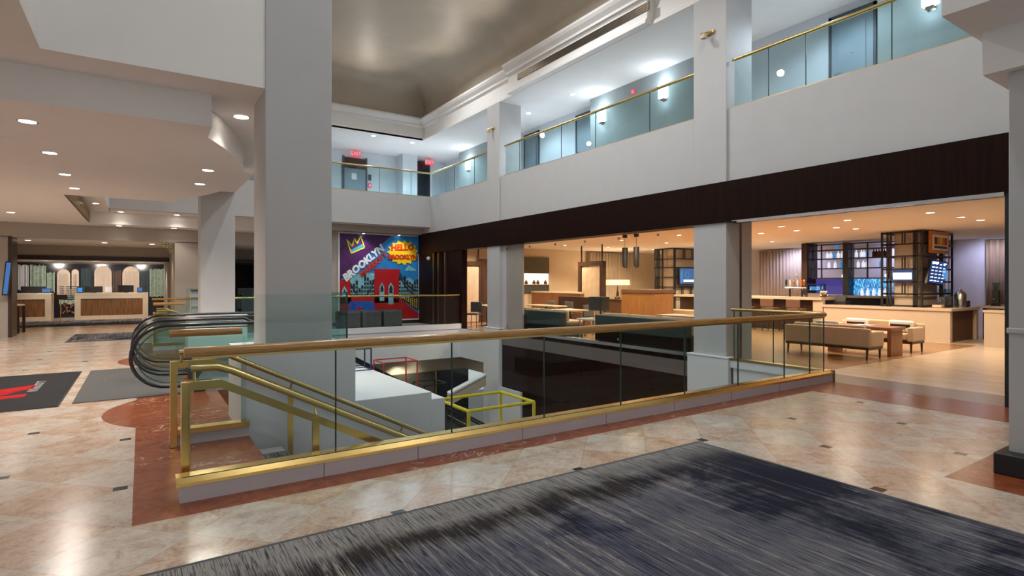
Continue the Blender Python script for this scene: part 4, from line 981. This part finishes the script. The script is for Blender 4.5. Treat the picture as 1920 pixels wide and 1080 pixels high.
def bottle(x, y, z, mat, label, first=None, h=0.27):
    if first is None:
        t = thing('liquor_bottle', label, 'bottle', (x, y, z), 'bottles on the back bar')
        bd = MB().lathe([(0.001, 0), (0.045, 0), (0.047, 0.02), (0.047, h * .55), (0.035, h * .66), (0.015, h * .74), (0.014, h * .95), (0.001, h * .95)], (x, y, z), 12).build('body', mat, t, smooth=True)
        MB().lathe([(0.001, h * .93), (0.017, h * .93), (0.017, h), (0.001, h)], (x, y, z), 10).build('cap', 'black', bd)
        return t
    return dup(first, label, (x - first.location.x, y - first.location.y, z - first.location.z))
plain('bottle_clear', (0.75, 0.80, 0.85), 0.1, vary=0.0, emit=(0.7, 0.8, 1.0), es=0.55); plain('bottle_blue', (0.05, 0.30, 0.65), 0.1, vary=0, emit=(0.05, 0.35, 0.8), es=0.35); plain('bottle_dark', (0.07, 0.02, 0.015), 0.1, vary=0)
cl = {}
rows = [('middle shelf', 2.378, [(10.32, 'c'), (10.2, 'c'), (10.08, 'b'), (9.95, 'c'), (9.82, 'c'), (9.36, 'c'), (9.2, 'c'), (9.12, 'c'), (9.0, 'b')]),
        ('third shelf', 2.038, [(10.26, 'c'), (10.05, 'c'), (9.85, 'b'), (9.3, 'c'), (9.14, 'c'), (9.02, 'c'), (8.6, 'b')]),
        ('top shelf', 2.678, [(10.0, 'b')]), ('dark upper niche', 2.378, [(8.82, 'd'), (8.74, 'd'), (8.66, 'd'), (8.58, 'd'), (8.5, 'd'), (8.42, 'd')])]
nm = {'c': ('bottle_clear', 'clear'), 'b': ('bottle_blue', 'blue'), 'd': ('bottle_dark', 'dark red')}
for sh, z, its in rows:
    cnt = {}
    for (y, c) in its:
        cnt[c] = cnt.get(c, 0) + 1
        lab = '%s bottle on the back bar %s, %s from left' % (nm[c][1], sh, ORD[cnt[c] - 1])
        o = bottle(20.15, y, z, nm[c][0], lab, cl.get(c))
        cl.setdefault(c, o)
for i, y in enumerate((9.2, 9.02, 8.84, 8.66, 8.5)):
    bottle(20.2, y, 1.10, 'bottle_clear', 'clear bottle in front of the bright blue niche, %s from the left' % ORD[i], cl['c'])
for i, y in enumerate((9.78, 8.44)):
    t = thing('globe_ornament', 'small white glowing globe on the low shelf of the back bar, %s' % ('left one' if i == 0 else 'right one'), 'ornament', (20.15, y, 1.698), 'white globes')
    MB().lathe([(0.05 * math.sin(math.pi * k / 8) + 0.001, 0.06 - 0.06 * math.cos(math.pi * k / 8)) for k in range(9)], (20.15, y, 1.698), 14).build('globe', 'lit_white', t, smooth=True)
    MB().lathe([(0.03, -0.0), (0.03, 0.01), (0.001, 0.01)], (20.15, y, 1.698), 12).build('foot', 'steel', t)
# beer taps
t = thing('beer_tap_tower', 'copper and steel beer tap tower on the raised bar', 'beer taps', (17.5, 10.0, 1.08))
for y in (9.75, 10.15): MB().tube([(17.5, y, 1.08), (17.5, y, 1.36)], 0.03, 10).build('column', 'black', t)
MB().tube([(17.5, 9.6, 1.36), (17.5, 10.3, 1.36)], 0.03, 10).build('manifold', 'steel', t, smooth=True)
for i, y in enumerate((9.66, 9.76, 9.88, 10.0, 10.12, 10.26)):
    MB().lathe([(0.012, 0), (0.014, 0.04), (0.032, 0.1), (0.034, 0.2), (0.02, 0.24), (0.001, 0.24)], (17.48, y, 1.39), 10).build('tap_handle', ('copper', 'orange', 'paper', 'copper', 'paper', 'black')[i], t, smooth=True)
    MB().tube([(17.46, y, 1.36), (17.38, y, 1.33), (17.38, y, 1.27)], 0.010, 8).build('spout', 'steel', t)
MB().lathe([(0.02, 0), (0.01, 0.1), (0.02, 0.16), (0.001, 0.24)], (17.5, 9.92, 1.6), 8).build('finial', 'brass', t)
t = thing('glass_rack', 'black framed glass rack beside the beer taps', 'rack', (17.5, 9.4, 1.08))
for y in (9.55, 9.12): B(17.42, 17.45, y - 0.015, y + 0.015, 1.08, 1.48).build('post', 'black', t); B(17.65, 17.68, y - .015, y + .015, 1.08, 1.48).build('post', 'black', t)
for z in (1.47, 1.28): B(17.42, 17.68, 9.1, 9.57, z, z + 0.02).build('shelf', 'black', t)
B(17.43, 17.67, 9.14, 9.53, 1.085, 1.2).build('ice_bin', 'steel', t)
gl0 = None
for i in range(6):
    y = 9.5 - i * 0.068; lab = 'drinking glass on the bar rack, %s from the left' % ORD[i]
    if gl0 is None:
        gl0 = thing('drinking_glass', lab, 'glass', (17.55, y, 1.30), 'glasses on the bar rack'); MB().lathe([(0.001, 0), (0.022, 0), (0.028, 0.11), (0.024, 0.11), (0.02, 0.01)], (17.55, y, 1.30), 12, False).build('bowl', 'lit_glassblue', gl0, smooth=True)
    else: dup(gl0, lab, (0, y - 9.5, 0))
t = thing('flower_bowl', 'bowl of pale flowers on the bar corner', 'flowers', (17.4, 8.98, 1.08))
MB().lathe([(0.001, 0), (0.07, 0), (0.10, 0.1), (0.09, 0.1)], (17.4, 9.02, 1.08), 14).build('bowl', 'brownfab', t, smooth=True)
for i in range(14):
    a = i * 2.4; r = 0.02 + 0.012 * i ** 0.8; z = 1.2 + 0.06 * math.cos(i)
    MB().lathe([(0.001, -0.03), (0.03, -0.012), (0.034, 0.012), (0.001, 0.03)], (17.4 + r * math.cos(a), 9.02 + r * math.sin(a), z), 8).build('bloom', 'paper', t, smooth=True)
t = thing('till', 'black cash register on the low counter end', 'till', (17.7, 8.7, 0.87))
B(17.55, 17.85, 8.45, 8.8, 0.87, 0.97).build('base', 'black', t, bev=0.01); MB().prism([(17.6, 0.97), (17.66, 0.97), (17.74, 1.14), (17.68, 1.14)], 8.5, 8.78, 'y').build('display', 'darkgrey', t)
# machines on the counter
def grinder(x, y, z, label, s=1.0):
    t = thing('coffee_grinder', label, 'coffee grinder', (x, y, z), 'coffee grinders')
    B(x - .1, x + .1, y - .08, y + .08, z, z + 0.06).build('base', 'black', t, bev=.01); B(x - .02, x + .1, y - .07, y + .07, z + .06, z + .36 * s).build('body', 'darkgrey', t, bev=.015)
    MB().lathe([(0.04, 0), (0.05, 0.02), (0.085, 0.17), (0.085, 0.2), (0.001, 0.2)], (x, y, z + .36 * s), 14).build('hopper', 'glassteal', t, smooth=True)
    MB().tube([(x - 0.02, y, z + 0.2), (x - 0.12, y, z + 0.19)], 0.018, 8).build('portafilter', 'steel', t)
grinder(17.6, 6.05, 0.87, 'black coffee grinder on the counter under the menu screen, left', 0.8); grinder(18.0, 6.05, 0.87, 'black coffee grinder on the counter under the menu screen, right', 0.8)
t = thing('coffee_urn', 'polished steel coffee urn at the end of the bar counter', 'urn', (18.3, 5.95, 0.87))
MB().lathe([(0.11, 0), (0.11, 0.03), (0.13, 0.05), (0.13, 0.34), (0.10, 0.40), (0.05, 0.44), (0.02, 0.5), (0.001, 0.5)], (18.35, 5.9, 0.87), 20).build('body', 'steel', t, smooth=True)
MB().tube([(18.22, 5.9, 0.97), (18.16, 5.9, 0.96), (18.16, 5.9, 0.92)], 0.014, 8).build('tap', 'black', t)
t = thing('serving_tray', 'pale wooden tray with boxes on the bar counter', 'tray', (17.3, 6.1, 0.87)); B(17.2, 17.5, 5.9, 6.2, 0.87, 0.89).build('board', 'tablewood', t); B(17.25, 17.45, 5.95, 6.15, 0.89, 0.95).build('box', 'cream', t)
t = thing('knock_box', 'small black box beside the steel urn', 'box', (18.7, 5.9, 0.87)); B(18.62, 18.8, 5.82, 5.98, 0.87, 1.04).build('body', 'black', t, bev=.01)
t = thing('service_counter', 'far service counter with dark legs beyond the bar end', 'counter', (18.9, 5.0, 0))
B(19.0, 20.6, 4.0, 5.75, 0.84, 0.9).build('counter_top', 'barstone', t); 
for (x, y) in ((19.1, 5.6), (19.1, 4.9), (20.4, 5.6)): B(x - .03, x + .03, y - .03, y + .03, 0, 0.84).build('leg', 'black', t)
grinder(19.3, 5.42, 0.9, 'black coffee grinder on the far service counter', 1.2)
t = thing('espresso_machine', 'red and chrome espresso machine at the right edge of the bar', 'espresso machine', (19.4, 4.9, 0.9))
B(19.2, 19.8, 4.55, 5.15, 0.98, 1.28).build('body', 'steel', t, bev=.02); B(19.2, 19.8, 4.55, 5.15, 1.28, 1.36).build('cup_rail', 'm_text', t); B(19.19, 19.2, 4.62, 5.08, 1.05, 1.2).build('front_panel', 'tealfab', t)
for y in (4.7, 5.0): MB().tube([(19.22, y, 1.08), (19.1, y, 1.06)], 0.02, 8).build('group_head', 'black', t)
for a in (19.25, 19.75):
    for b in (4.6, 5.1): B(a - .02, a + .02, b - .02, b + .02, 0.9, 0.98).build('foot', 'black', t)
c0 = None
for i in range(4):
    lab = 'small copper cup on the espresso machine, %s from the left' % ORD[i]; y = 5.08 - i * 0.14
    if c0 is None: c0 = thing('coffee_cup', lab, 'cup', (19.35, y, 1.36), 'cups on the espresso machine'); MB().lathe([(0.001, 0), (0.03, 0), (0.042, 0.07), (0.038, 0.07), (0.028, 0.01)], (19.35, y, 1.36), 12, False).build('bowl', 'copper', c0, smooth=True)
    else: dup(c0, lab, (0, -i * 0.14, 0))
t = thing('end_counter', 'pale stone end counter beside the dark door jamb', 'counter', (17.0, 4.5, 0)); B(16.85, 17.25, 3.0, 4.95, 0, 0.82).build('body', 'barstone', t); B(16.83, 17.27, 2.98, 4.97, 0.82, 0.87).build('counter_top', 'barstone', t)
def curtain(name, label, p0, p1, z0, z1, mat, n=10, amp=0.035):
    t = thing(name, label, 'curtain', (p0[0], p0[1], z0)); m = MB(); k = n * 6; d = Vector((p1[0] - p0[0], p1[1] - p0[1])); L = d.length; d /= L; nn = Vector((-d.y, d.x))
    pts = []
    for i in range(k + 1):
        s = L * i / k; w = amp * math.sin(2 * math.pi * n * i / k); pts.append((p0[0] + d.x * s + nn.x * w, p0[1] + d.y * s + nn.y * w))
    m.add([(x, y, z0) for x, y in pts] + [(x, y, z1) for x, y in pts], [(i, i + 1, k + 2 + i, k + 1 + i) for i in range(k)])
    o = m.build('drape', mat, t, smooth=True); sd = o.modifiers.new('s', 'SOLIDIFY'); sd.thickness = 0.01
    MB().tube([(p0[0], p0[1], z1 + 0.01), (p1[0], p1[1], z1 + 0.01)], 0.012, 6).build('track', 'steel', t)
curtain('curtain', 'pleated beige curtain on the back wall left of the bar shelves', (22.3, 14.3), (22.3, 12.3), 0.02, 2.88, 'curtain', 14); curtain('curtain', 'brown curtain at the right edge of the bar back wall', (22.3, 6.5), (22.3, 5.0), 0.02, 2.88, 'browncurtain', 9)
curtain('curtain', 'pale sheer curtain on the back wall right of the shelving tower', (22.3, 8.3), (22.3, 7.4), 0.02, 2.88, 'sheer', 8)

# ================================================================== LOUNGE SEATING BY THE BAR
def sofa(x, y0, y1, face, label, mat='leather', hb=0.62, group='leather lounge sofas'):
    """x = outer back plane, face=+1 opens to +X"""
    t = thing('lounge_sofa', label, 'sofa', (x + face * .35, (y0 + y1) / 2, 0), group); f = face
    X = lambda a: x + f * a
    B(X(0.02), X(0.62), y0 + 0.02, y1 - 0.02, 0.20, 0.28).build('frame', 'espresso', t)
    B(X(0.0), X(0.12), y0, y1, 0.25, hb).build('backrest', mat, t, bev=0.03, seg=3)
    for a, b in ((y0, y0 + 0.12), (y1 - 0.12, y1)): B(X(0.05), X(0.64), a, b, 0.25, hb - 0.06).build('armrest', mat, t, bev=0.03, seg=3)
    B(X(0.12), X(0.64), y0 + 0.12, y1 - 0.12, 0.28, 0.42).build('seat_cushion', mat, t, bev=0.03, seg=3)
    B(X(0.10), X(0.22), y0 + 0.14, y1 - 0.14, 0.42, hb + 0.05).build('back_cushion', mat, t, bev=0.04, seg=3)
    for a in (0.06, 0.58):
        for b in (y0 + 0.06, y1 - 0.06): MB().tube([(X(a), b, 0.22), (X(a + (0.0 if a > .3 else -0.02)), b, 0.0)], 0.02, 8, rs=[0.026, 0.016]).build('leg', 'espresso', t)
    return t
sofa(11.85, 5.27, 7.0, 1, 'tan leather sofa with its back to the balustrade corner'); sofa(14.45, 5.27, 7.0, -1, 'tan leather sofa facing, with dark striped cushions, by the bar counter')
def cushion(x, y, z, label, mat):
    t = thing('cushion', label, 'cushion', (x, y, z), 'striped cushions')
    o = B(x - 0.06, x + 0.06, y - 0.24, y + 0.24, z, z + 0.25).build('pad', 'paper', t, bev=0.05, seg=3); B(x - 0.063, x + 0.063, y - 0.2, y + 0.2, z + 0.09, z + 0.17).build('stripe', mat, t, bev=0.01)
cushion(14.12, 5.62, 0.44, 'cream cushion with black stripe on the facing sofa, right one', 'black'); cushion(14.12, 6.55, 0.44, 'cream cushion with black stripe on the facing sofa, left one', 'black')
cushion(12.1, 6.2, 0.48, 'cream and black cushion on the tan sofa near the glass', 'black')
t = thing('coffee_table', 'brown wooden slab sided table between the tan sofas', 'table', (13.1, 5.9, 0))
B(12.78, 13.45, 5.27, 6.6, 0.54, 0.60).build('table_top', 'tablewood', t, bev=.005)
for y in (5.3, 6.5): B(12.85, 13.38, y, y + 0.07, 0, 0.54).build('slab_leg', 'tablewood', t)
B(12.9, 13.3, 5.6, 6.2, 0.60, 0.612).build('inlay', 'screen_blue', t) if False else None
tag(B(12.9, 13.25, 5.75, 6.1, 0.601, 0.618).build('magazine', 'bluewhite'), 'pale blue magazine on the brown wooden table', 'magazine')

# ================================================================== LOUNGE BEHIND THE GLASS FRONT
def teal_sofa(y0, y1, label):
    t = thing('banquette', label, 'sofa', (9.5, (y0 + y1) / 2, 0), 'teal banquettes along the glass')
    B(9.15, 9.95, y0, y1, 0.0, 0.42).build('seat_base', 'tealfab', t, bev=.02); B(9.15, 9.38, y0, y1, 0.0, 0.76).build('backrest', 'tealfab', t, bev=.03)
    n = 3
    for i in range(n): B(9.38, 9.95, y0 + (y1 - y0) * i / n + .01, y0 + (y1 - y0) * (i + 1) / n - .01, 0.42, 0.52).build('seat_cushion', 'leather', t, bev=.03)
    for i in range(n): B(9.36, 9.5, y0 + (y1 - y0) * i / n + .02, y0 + (y1 - y0) * (i + 1) / n - .02, 0.5, 0.80).build('back_cushion', 'leather', t, bev=.04)
teal_sofa(11.55, 13.45, 'dark teal backed banquette behind the glass front, left one'); teal_sofa(7.5, 10.2, 'dark teal backed banquette behind the glass front, right one')
t = thing('side_table', 'white topped side table between the teal banquettes', 'table', (9.8, 10.9, 0))
B(9.5, 10.3, 10.45, 11.3, 0.56, 0.60).build('table_top', 'paper', t, bev=.006)
for a in (9.56, 10.24):
    for b in (10.52, 11.24): B(a - .015, a + .015, b - .015, b + .015, 0, 0.56).build('leg', 'steel', t)
t = thing('table_lamp', 'table lamp with square grey shade and chrome frame base', 'lamp', (10.0, 10.97, 0.6))
B(9.87, 10.13, 10.72, 11.24, 0.80, 1.16).build('lamp_shade', 'greyfab', t, bev=.01)
for b in (10.86, 11.1): B(9.98, 10.02, b - .012, b + .012, 0.6, 0.80).build('frame_leg', 'steel', t)
B(9.9, 10.1, 10.84, 11.12, 0.6, 0.615).build('base', 'steel', t)
t = thing('service_podium', 'honey coloured wooden podium with dark top in the lounge', 'podium', (14.4, 13.45, 0))
B(14.0, 14.9, 12.69, 14.22, 0.0, 1.18).build('body', 'honeywood', t); B(13.97, 14.93, 12.66, 14.2, 1.18, 1.30).build('top', 'brownfab', t, bev=.006); B(14.02, 14.9, 12.72, 14.2, 0.0, 0.08).build('toe_kick', 'black', t)
t = thing('banquet_wall', 'long brown high backed bench along the lounge left side', 'bench', (13.6, 17.2, 0))
B(13.55, 13.75, 15.9, 19.0, 0, 1.12).build('back_panel', 'tablewood', t); B(13.52, 13.78, 15.9, 19.0, 1.12, 1.18).build('cap_rail', 'cream', t); B(13.1, 13.55, 15.3, 19.0, 0, 0.48).build('seat', 'brownfab', t, bev=.02); B(13.3, 13.55, 15.1, 16.9, 0.48, 1.02).build('cushion_back', 'espresso', t, bev=.02)
ch0 = None
def lchair(x, y, label, rz=0):
    global ch0
    if ch0 is None:
        t = thing('lounge_chair', label, 'chair', (x, y, 0), 'dining chairs in the lounge')
        B(x - .22, x + .22, y - .22, y + .22, 0.42, 0.48).build('seat', 'greyfab', t, bev=.015); B(x + .18, x + .23, y - .22, y + .22, 0.5, 0.86).build('backrest', 'greyfab', t, bev=.02)
        for a in (-.19, .19):
            for b in (-.19, .19): MB().tube([(x + a, y + b, .43), (x + a * 1.1, y + b * 1.1, 0)], .014, 8).build('leg', 'espresso', t)
        ch0 = t; return t
    return dup(ch0, label, (x - ch0.location.x, y - ch0.location.y, 0), rz)
lchair(12.4, 15.4, 'grey lounge chair at the table before the brown bench, right one', 0); lchair(12.3, 16.3, 'grey lounge chair at the table before the brown bench, left one')
lchair(11.25, 12.6, 'grey lounge chair behind the left teal banquette', 1.6); lchair(10.85, 17.0, 'dark chair seen through the open doorway', 2.6); lchair(9.6, 16.9, 'dark chair nearest the open doorway', 0.6)
def ltable(x, y, lx, ly, label):
    t = thing('dining_table', label, 'table', (x, y, 0), 'lounge tables')
    B(x - lx, x + lx, y - ly, y + ly, 0.70, 0.74).build('table_top', 'barstone', t, bev=.006); MB().lathe([(0.22, 0), (0.22, 0.02), (0.03, 0.04), (0.03, 0.70), (0.001, 0.7)], (x, y, 0), 14).build('pedestal', 'black', t)
ltable(10.6, 12.9, 0.35, 0.45, 'pale topped table behind the left teal banquette'); ltable(11.9, 15.8, 0.3, 0.8, 'pale topped table beside the brown bench'); ltable(10.2, 17.0, 0.3, 0.45, 'table visible through the open doorway'); ltable(11.0, 9.0, 0.35, 0.6, 'pale topped table behind the right teal banquette')
# niche in the left lounge wall
t = thing('wall_niche_cabinet', 'dark olive wall cabinet with lit display niche on the lounge wall', 'cabinet', (13.2, 19.15, 1.1))
B(11.6, 14.55, 19.1, 19.2, 1.92, 2.60).build('upper_door', 'olivedoor', t); B(11.6, 14.55, 19.1, 19.2, 1.12, 1.45).build('lower_door', 'darkgrey', t); B(11.6, 14.55, 19.16, 19.2, 1.45, 1.92).build('lit_back', 'lit_ivory', t); B(11.6, 14.55, 19.05, 19.2, 1.44, 1.47).build('shelf', 'cream', t)
for i, x in enumerate((13.35, 13.75, 13.95, 14.35)):
    tag(MB().lathe([(0.001, 0), (0.06, 0), (0.08, 0.06), (0.03, 0.14), (0.03, 0.17), (0.001, 0.17)], (x, 19.1, 1.47), 12).build('vase', 'brownfab', smooth=True), 'small dark vase in the lit wall niche, %s from the left' % ORD[i], 'vase', 'vases in the lit niche')
def portal(label, axis, p, a0, a1, z1, mat='espresso', drape='creamcurtain', w=0.16):
    t = thing('portal_frame', label, 'frame', (p if axis == 'x' else (a0 + a1) / 2, (a0 + a1) / 2 if axis == 'x' else p, 0), 'dark portal frames')
    q = (lambda a, b, z0, z2, d0=-.08, d1=.08: B(p + d0, p + d1, a, b, z0, z2)) if axis == 'x' else (lambda a, b, z0, z2, d0=-.08, d1=.08: B(a, b, p + d0, p + d1, z0, z2))
    q(a0, a0 + w, 0, z1).build('post', mat, t); q(a1 - w, a1, 0, z1).build('post', mat, t); q(a0 + w, a1 - w, z1 - 0.17, z1).build('head_beam', mat, t)
    for a in (a0 + .12, a1 - .12): q(a - .02, a + .02, z1, 2.95, -.02, .02).build('hanger_rod', mat, t)
    m = MB(); n = 16
    for i in range(n):
        a = a0 + w + (a1 - a0 - 2 * w) * (i + .5) / n; e = (a1 - a0) / n * .36
        if axis == 'x': m.tube([(p, a, 0.02), (p, a, z1 - .2)], e, 8)
        else: m.tube([(a, p, 0.02), (a, p, z1 - .2)], e, 8)
    m.build('bead_drape', drape, t, smooth=True)
portal('dark portal frame with pale hanging drape, right of the lit niche', 'x', 14.2, 15.3, 16.7, 2.33, drape='lampshade' if False else 'creamcurtain')
portal('dark portal frame with drape seen through the open doorway', 'y', 18.8, 10.0, 11.0, 2.35, mat='espresso', w=0.1)
tag(B(11.0, 11.7, 18.7, 18.95, 0, 2.45).build('timber_screen', 'espresso'), 'tall dark timber screen beside the draped frame in the doorway', 'screen')
light('doorway_lamp', 'SPOT', (10.4, 17.6, 2.9), 160, WARMER, 0.06, (10.4, 18.0, 0), 150, 0.6)
curtain('curtain', 'warm pleated curtain behind the big table lamp', (16.7, 19.0), (19.4, 19.0), 0.02, 2.88, 'curtain', 14, 0.05)
t = thing('table_lamp', 'large table lamp with glowing drum shade and dark turned base', 'lamp', (17.0, 17.5, 0.8))
MB().lathe([(0.48, 0.0), (0.52, 0.0), (0.5, 0.22), (0.47, 0.22)], (17, 17.5, 1.43), 24, False).build('lamp_shade', 'lampshade', t, smooth=True)
MB().lathe([(0.12, 0), (0.12, .03), (0.10, .08), (0.05, .14), (0.055, .24), (0.03, .4), (0.02, .64), (0.001, .64)], (17, 17.5, .82), 16).build('base', 'espresso', t, smooth=True)
light('table_lamp_bulb', 'POINT', (17, 17.5, 1.55), 60, WARMER, .08, parent=t)
t = thing('console', 'low dark console under the large table lamp', 'console', (17, 17.5, 0)); B(16.7, 17.3, 16.8, 18.2, .78, .82).build('top', 'espresso', t); B(16.75, 17.25, 16.85, 18.15, 0, .78).build('body', 'brownfab', t)
def pendant(x, y, label):
    t = thing('pendant_lamp', label, 'pendant lamp', (x, y, 2.95), 'dark tube pendants')
    MB().lathe([(0.07, 0), (0.07, -.09), (0.001, -.09)], (x, y, 2.95), 16).build('canopy', 'black', t); MB().tube([(x, y, 2.87), (x, y, 2.56)], .006, 6).build('cord', 'black', t)
    m = MB(); n = 20; vs = []
    for j in range(n):
        A = 2 * math.pi * j / n; vs.append((x + .085 * math.cos(A), y + .085 * math.sin(A), 2.57))
    for j in range(n):
        A = 2 * math.pi * j / n; vs.append((x + .085 * math.cos(A), y + .085 * math.sin(A), 2.05 + .09 * math.sin(A + .6)))
    m.add(vs, [tuple(range(n))] + [(j, (j + 1) % n, n + (j + 1) % n, n + j) for j in range(n)]); sd_ = m.build('tube_shade', 'black', t, smooth=True)
    MB().lathe([(0.001, 0), (.05, 0), (.05, .02), (.001, .02)], (x, y, 2.17), 12).build('bulb', 'lens_amber', sd_); light('pendant_bulb', 'SPOT', (x, y, 2.13), 18, WARMER, .04, (x, y, 0), 100, .6, parent=t)
pendant(12, 12.04, 'dark tube pendant lamp with slanted end, left of the pair'); pendant(12, 11.58, 'dark tube pendant lamp with slanted end, right of the pair')
tw = frame_tower('black framed shelving around a square column with a television', 18.0, 19.9, 15.3, 16.3, .42, 2.93, [.45, .95, 1.35, 1.75, 2.15, 2.5, 2.92], (18.10, 19.7, 15.40, 16.02), ((15.9, 16.08, 16.14, 16.2), (18.06,)))
for x in (18.45, 18.55, 19.0, 19.1): B(x - .015, x + .015, 15.285, 15.315, .95, 1.35).build('bar_divider', 'black', tw); B(x + .1, x + .13, 15.285, 15.315, 2.5, 2.9).build('bar_divider', 'black', tw)
t = thing('television', 'wall television showing a blue sports graphic in the lounge', 'television', (18.7, 15.2, 1.8))
B(18.16, 19.34, 15.16, 15.27, 1.44, 2.14).build('casing', 'black', t, bev=.01); ds_ = B(18.19, 19.31, 15.15, 15.16, 1.48, 2.11).build('display', 'screen_blue', t)
m = MB()
for i in range(24):
    a0, a1 = 2 * math.pi * i / 24, 2 * math.pi * (i + 1) / 24
    m.prism([(18.62 + .14 * math.cos(a0), 1.84 + .15 * math.sin(a0)), (18.62 + .14 * math.cos(a1), 1.84 + .15 * math.sin(a1)), (18.62 + .11 * math.cos(a1), 1.84 + .12 * math.sin(a1)), (18.62 + .11 * math.cos(a0), 1.84 + .12 * math.sin(a0))], 15.14, 15.15, 'y')
m.build('ring_graphic', 'lit_blue', ds_); B(18.4, 19.28, 15.142, 15.15, 1.56, 1.65).build('caption_band', 'lit_ivory', ds_); B(18.21, 18.33, 15.142, 15.15, 1.52, 2.0).build('side_band', 'lit_blue', ds_)
t = thing('lounge_sofa', 'low beige sofa in front of the television tower', 'sofa', (15.7, 13.0, 0)); B(15.3, 16.1, 11.6, 14.6, .0, .42).build('seat', 'leather', t, bev=.03); B(15.3, 15.5, 11.6, 14.6, .3, .62).build('backrest', 'leather', t, bev=.04)
t = thing('wall_sconce', 'round white globe sconce on the dark timber wall by the mural', 'wall lamp', (8.84, 18.75, 2.4))
MB().lathe([(0.07 * math.sin(math.pi * k / 8) + .001, -.07 * math.cos(math.pi * k / 8)) for k in range(9)], (8.78, 18.82, 2.42), 16).build('globe', 'paper', t, smooth=True); B(8.80, 8.86, 18.8, 18.84, 2.4, 2.44).build('mount', 'steel', t)

for o in bpy.data.objects:
    if '_w' in o: del o['_w']
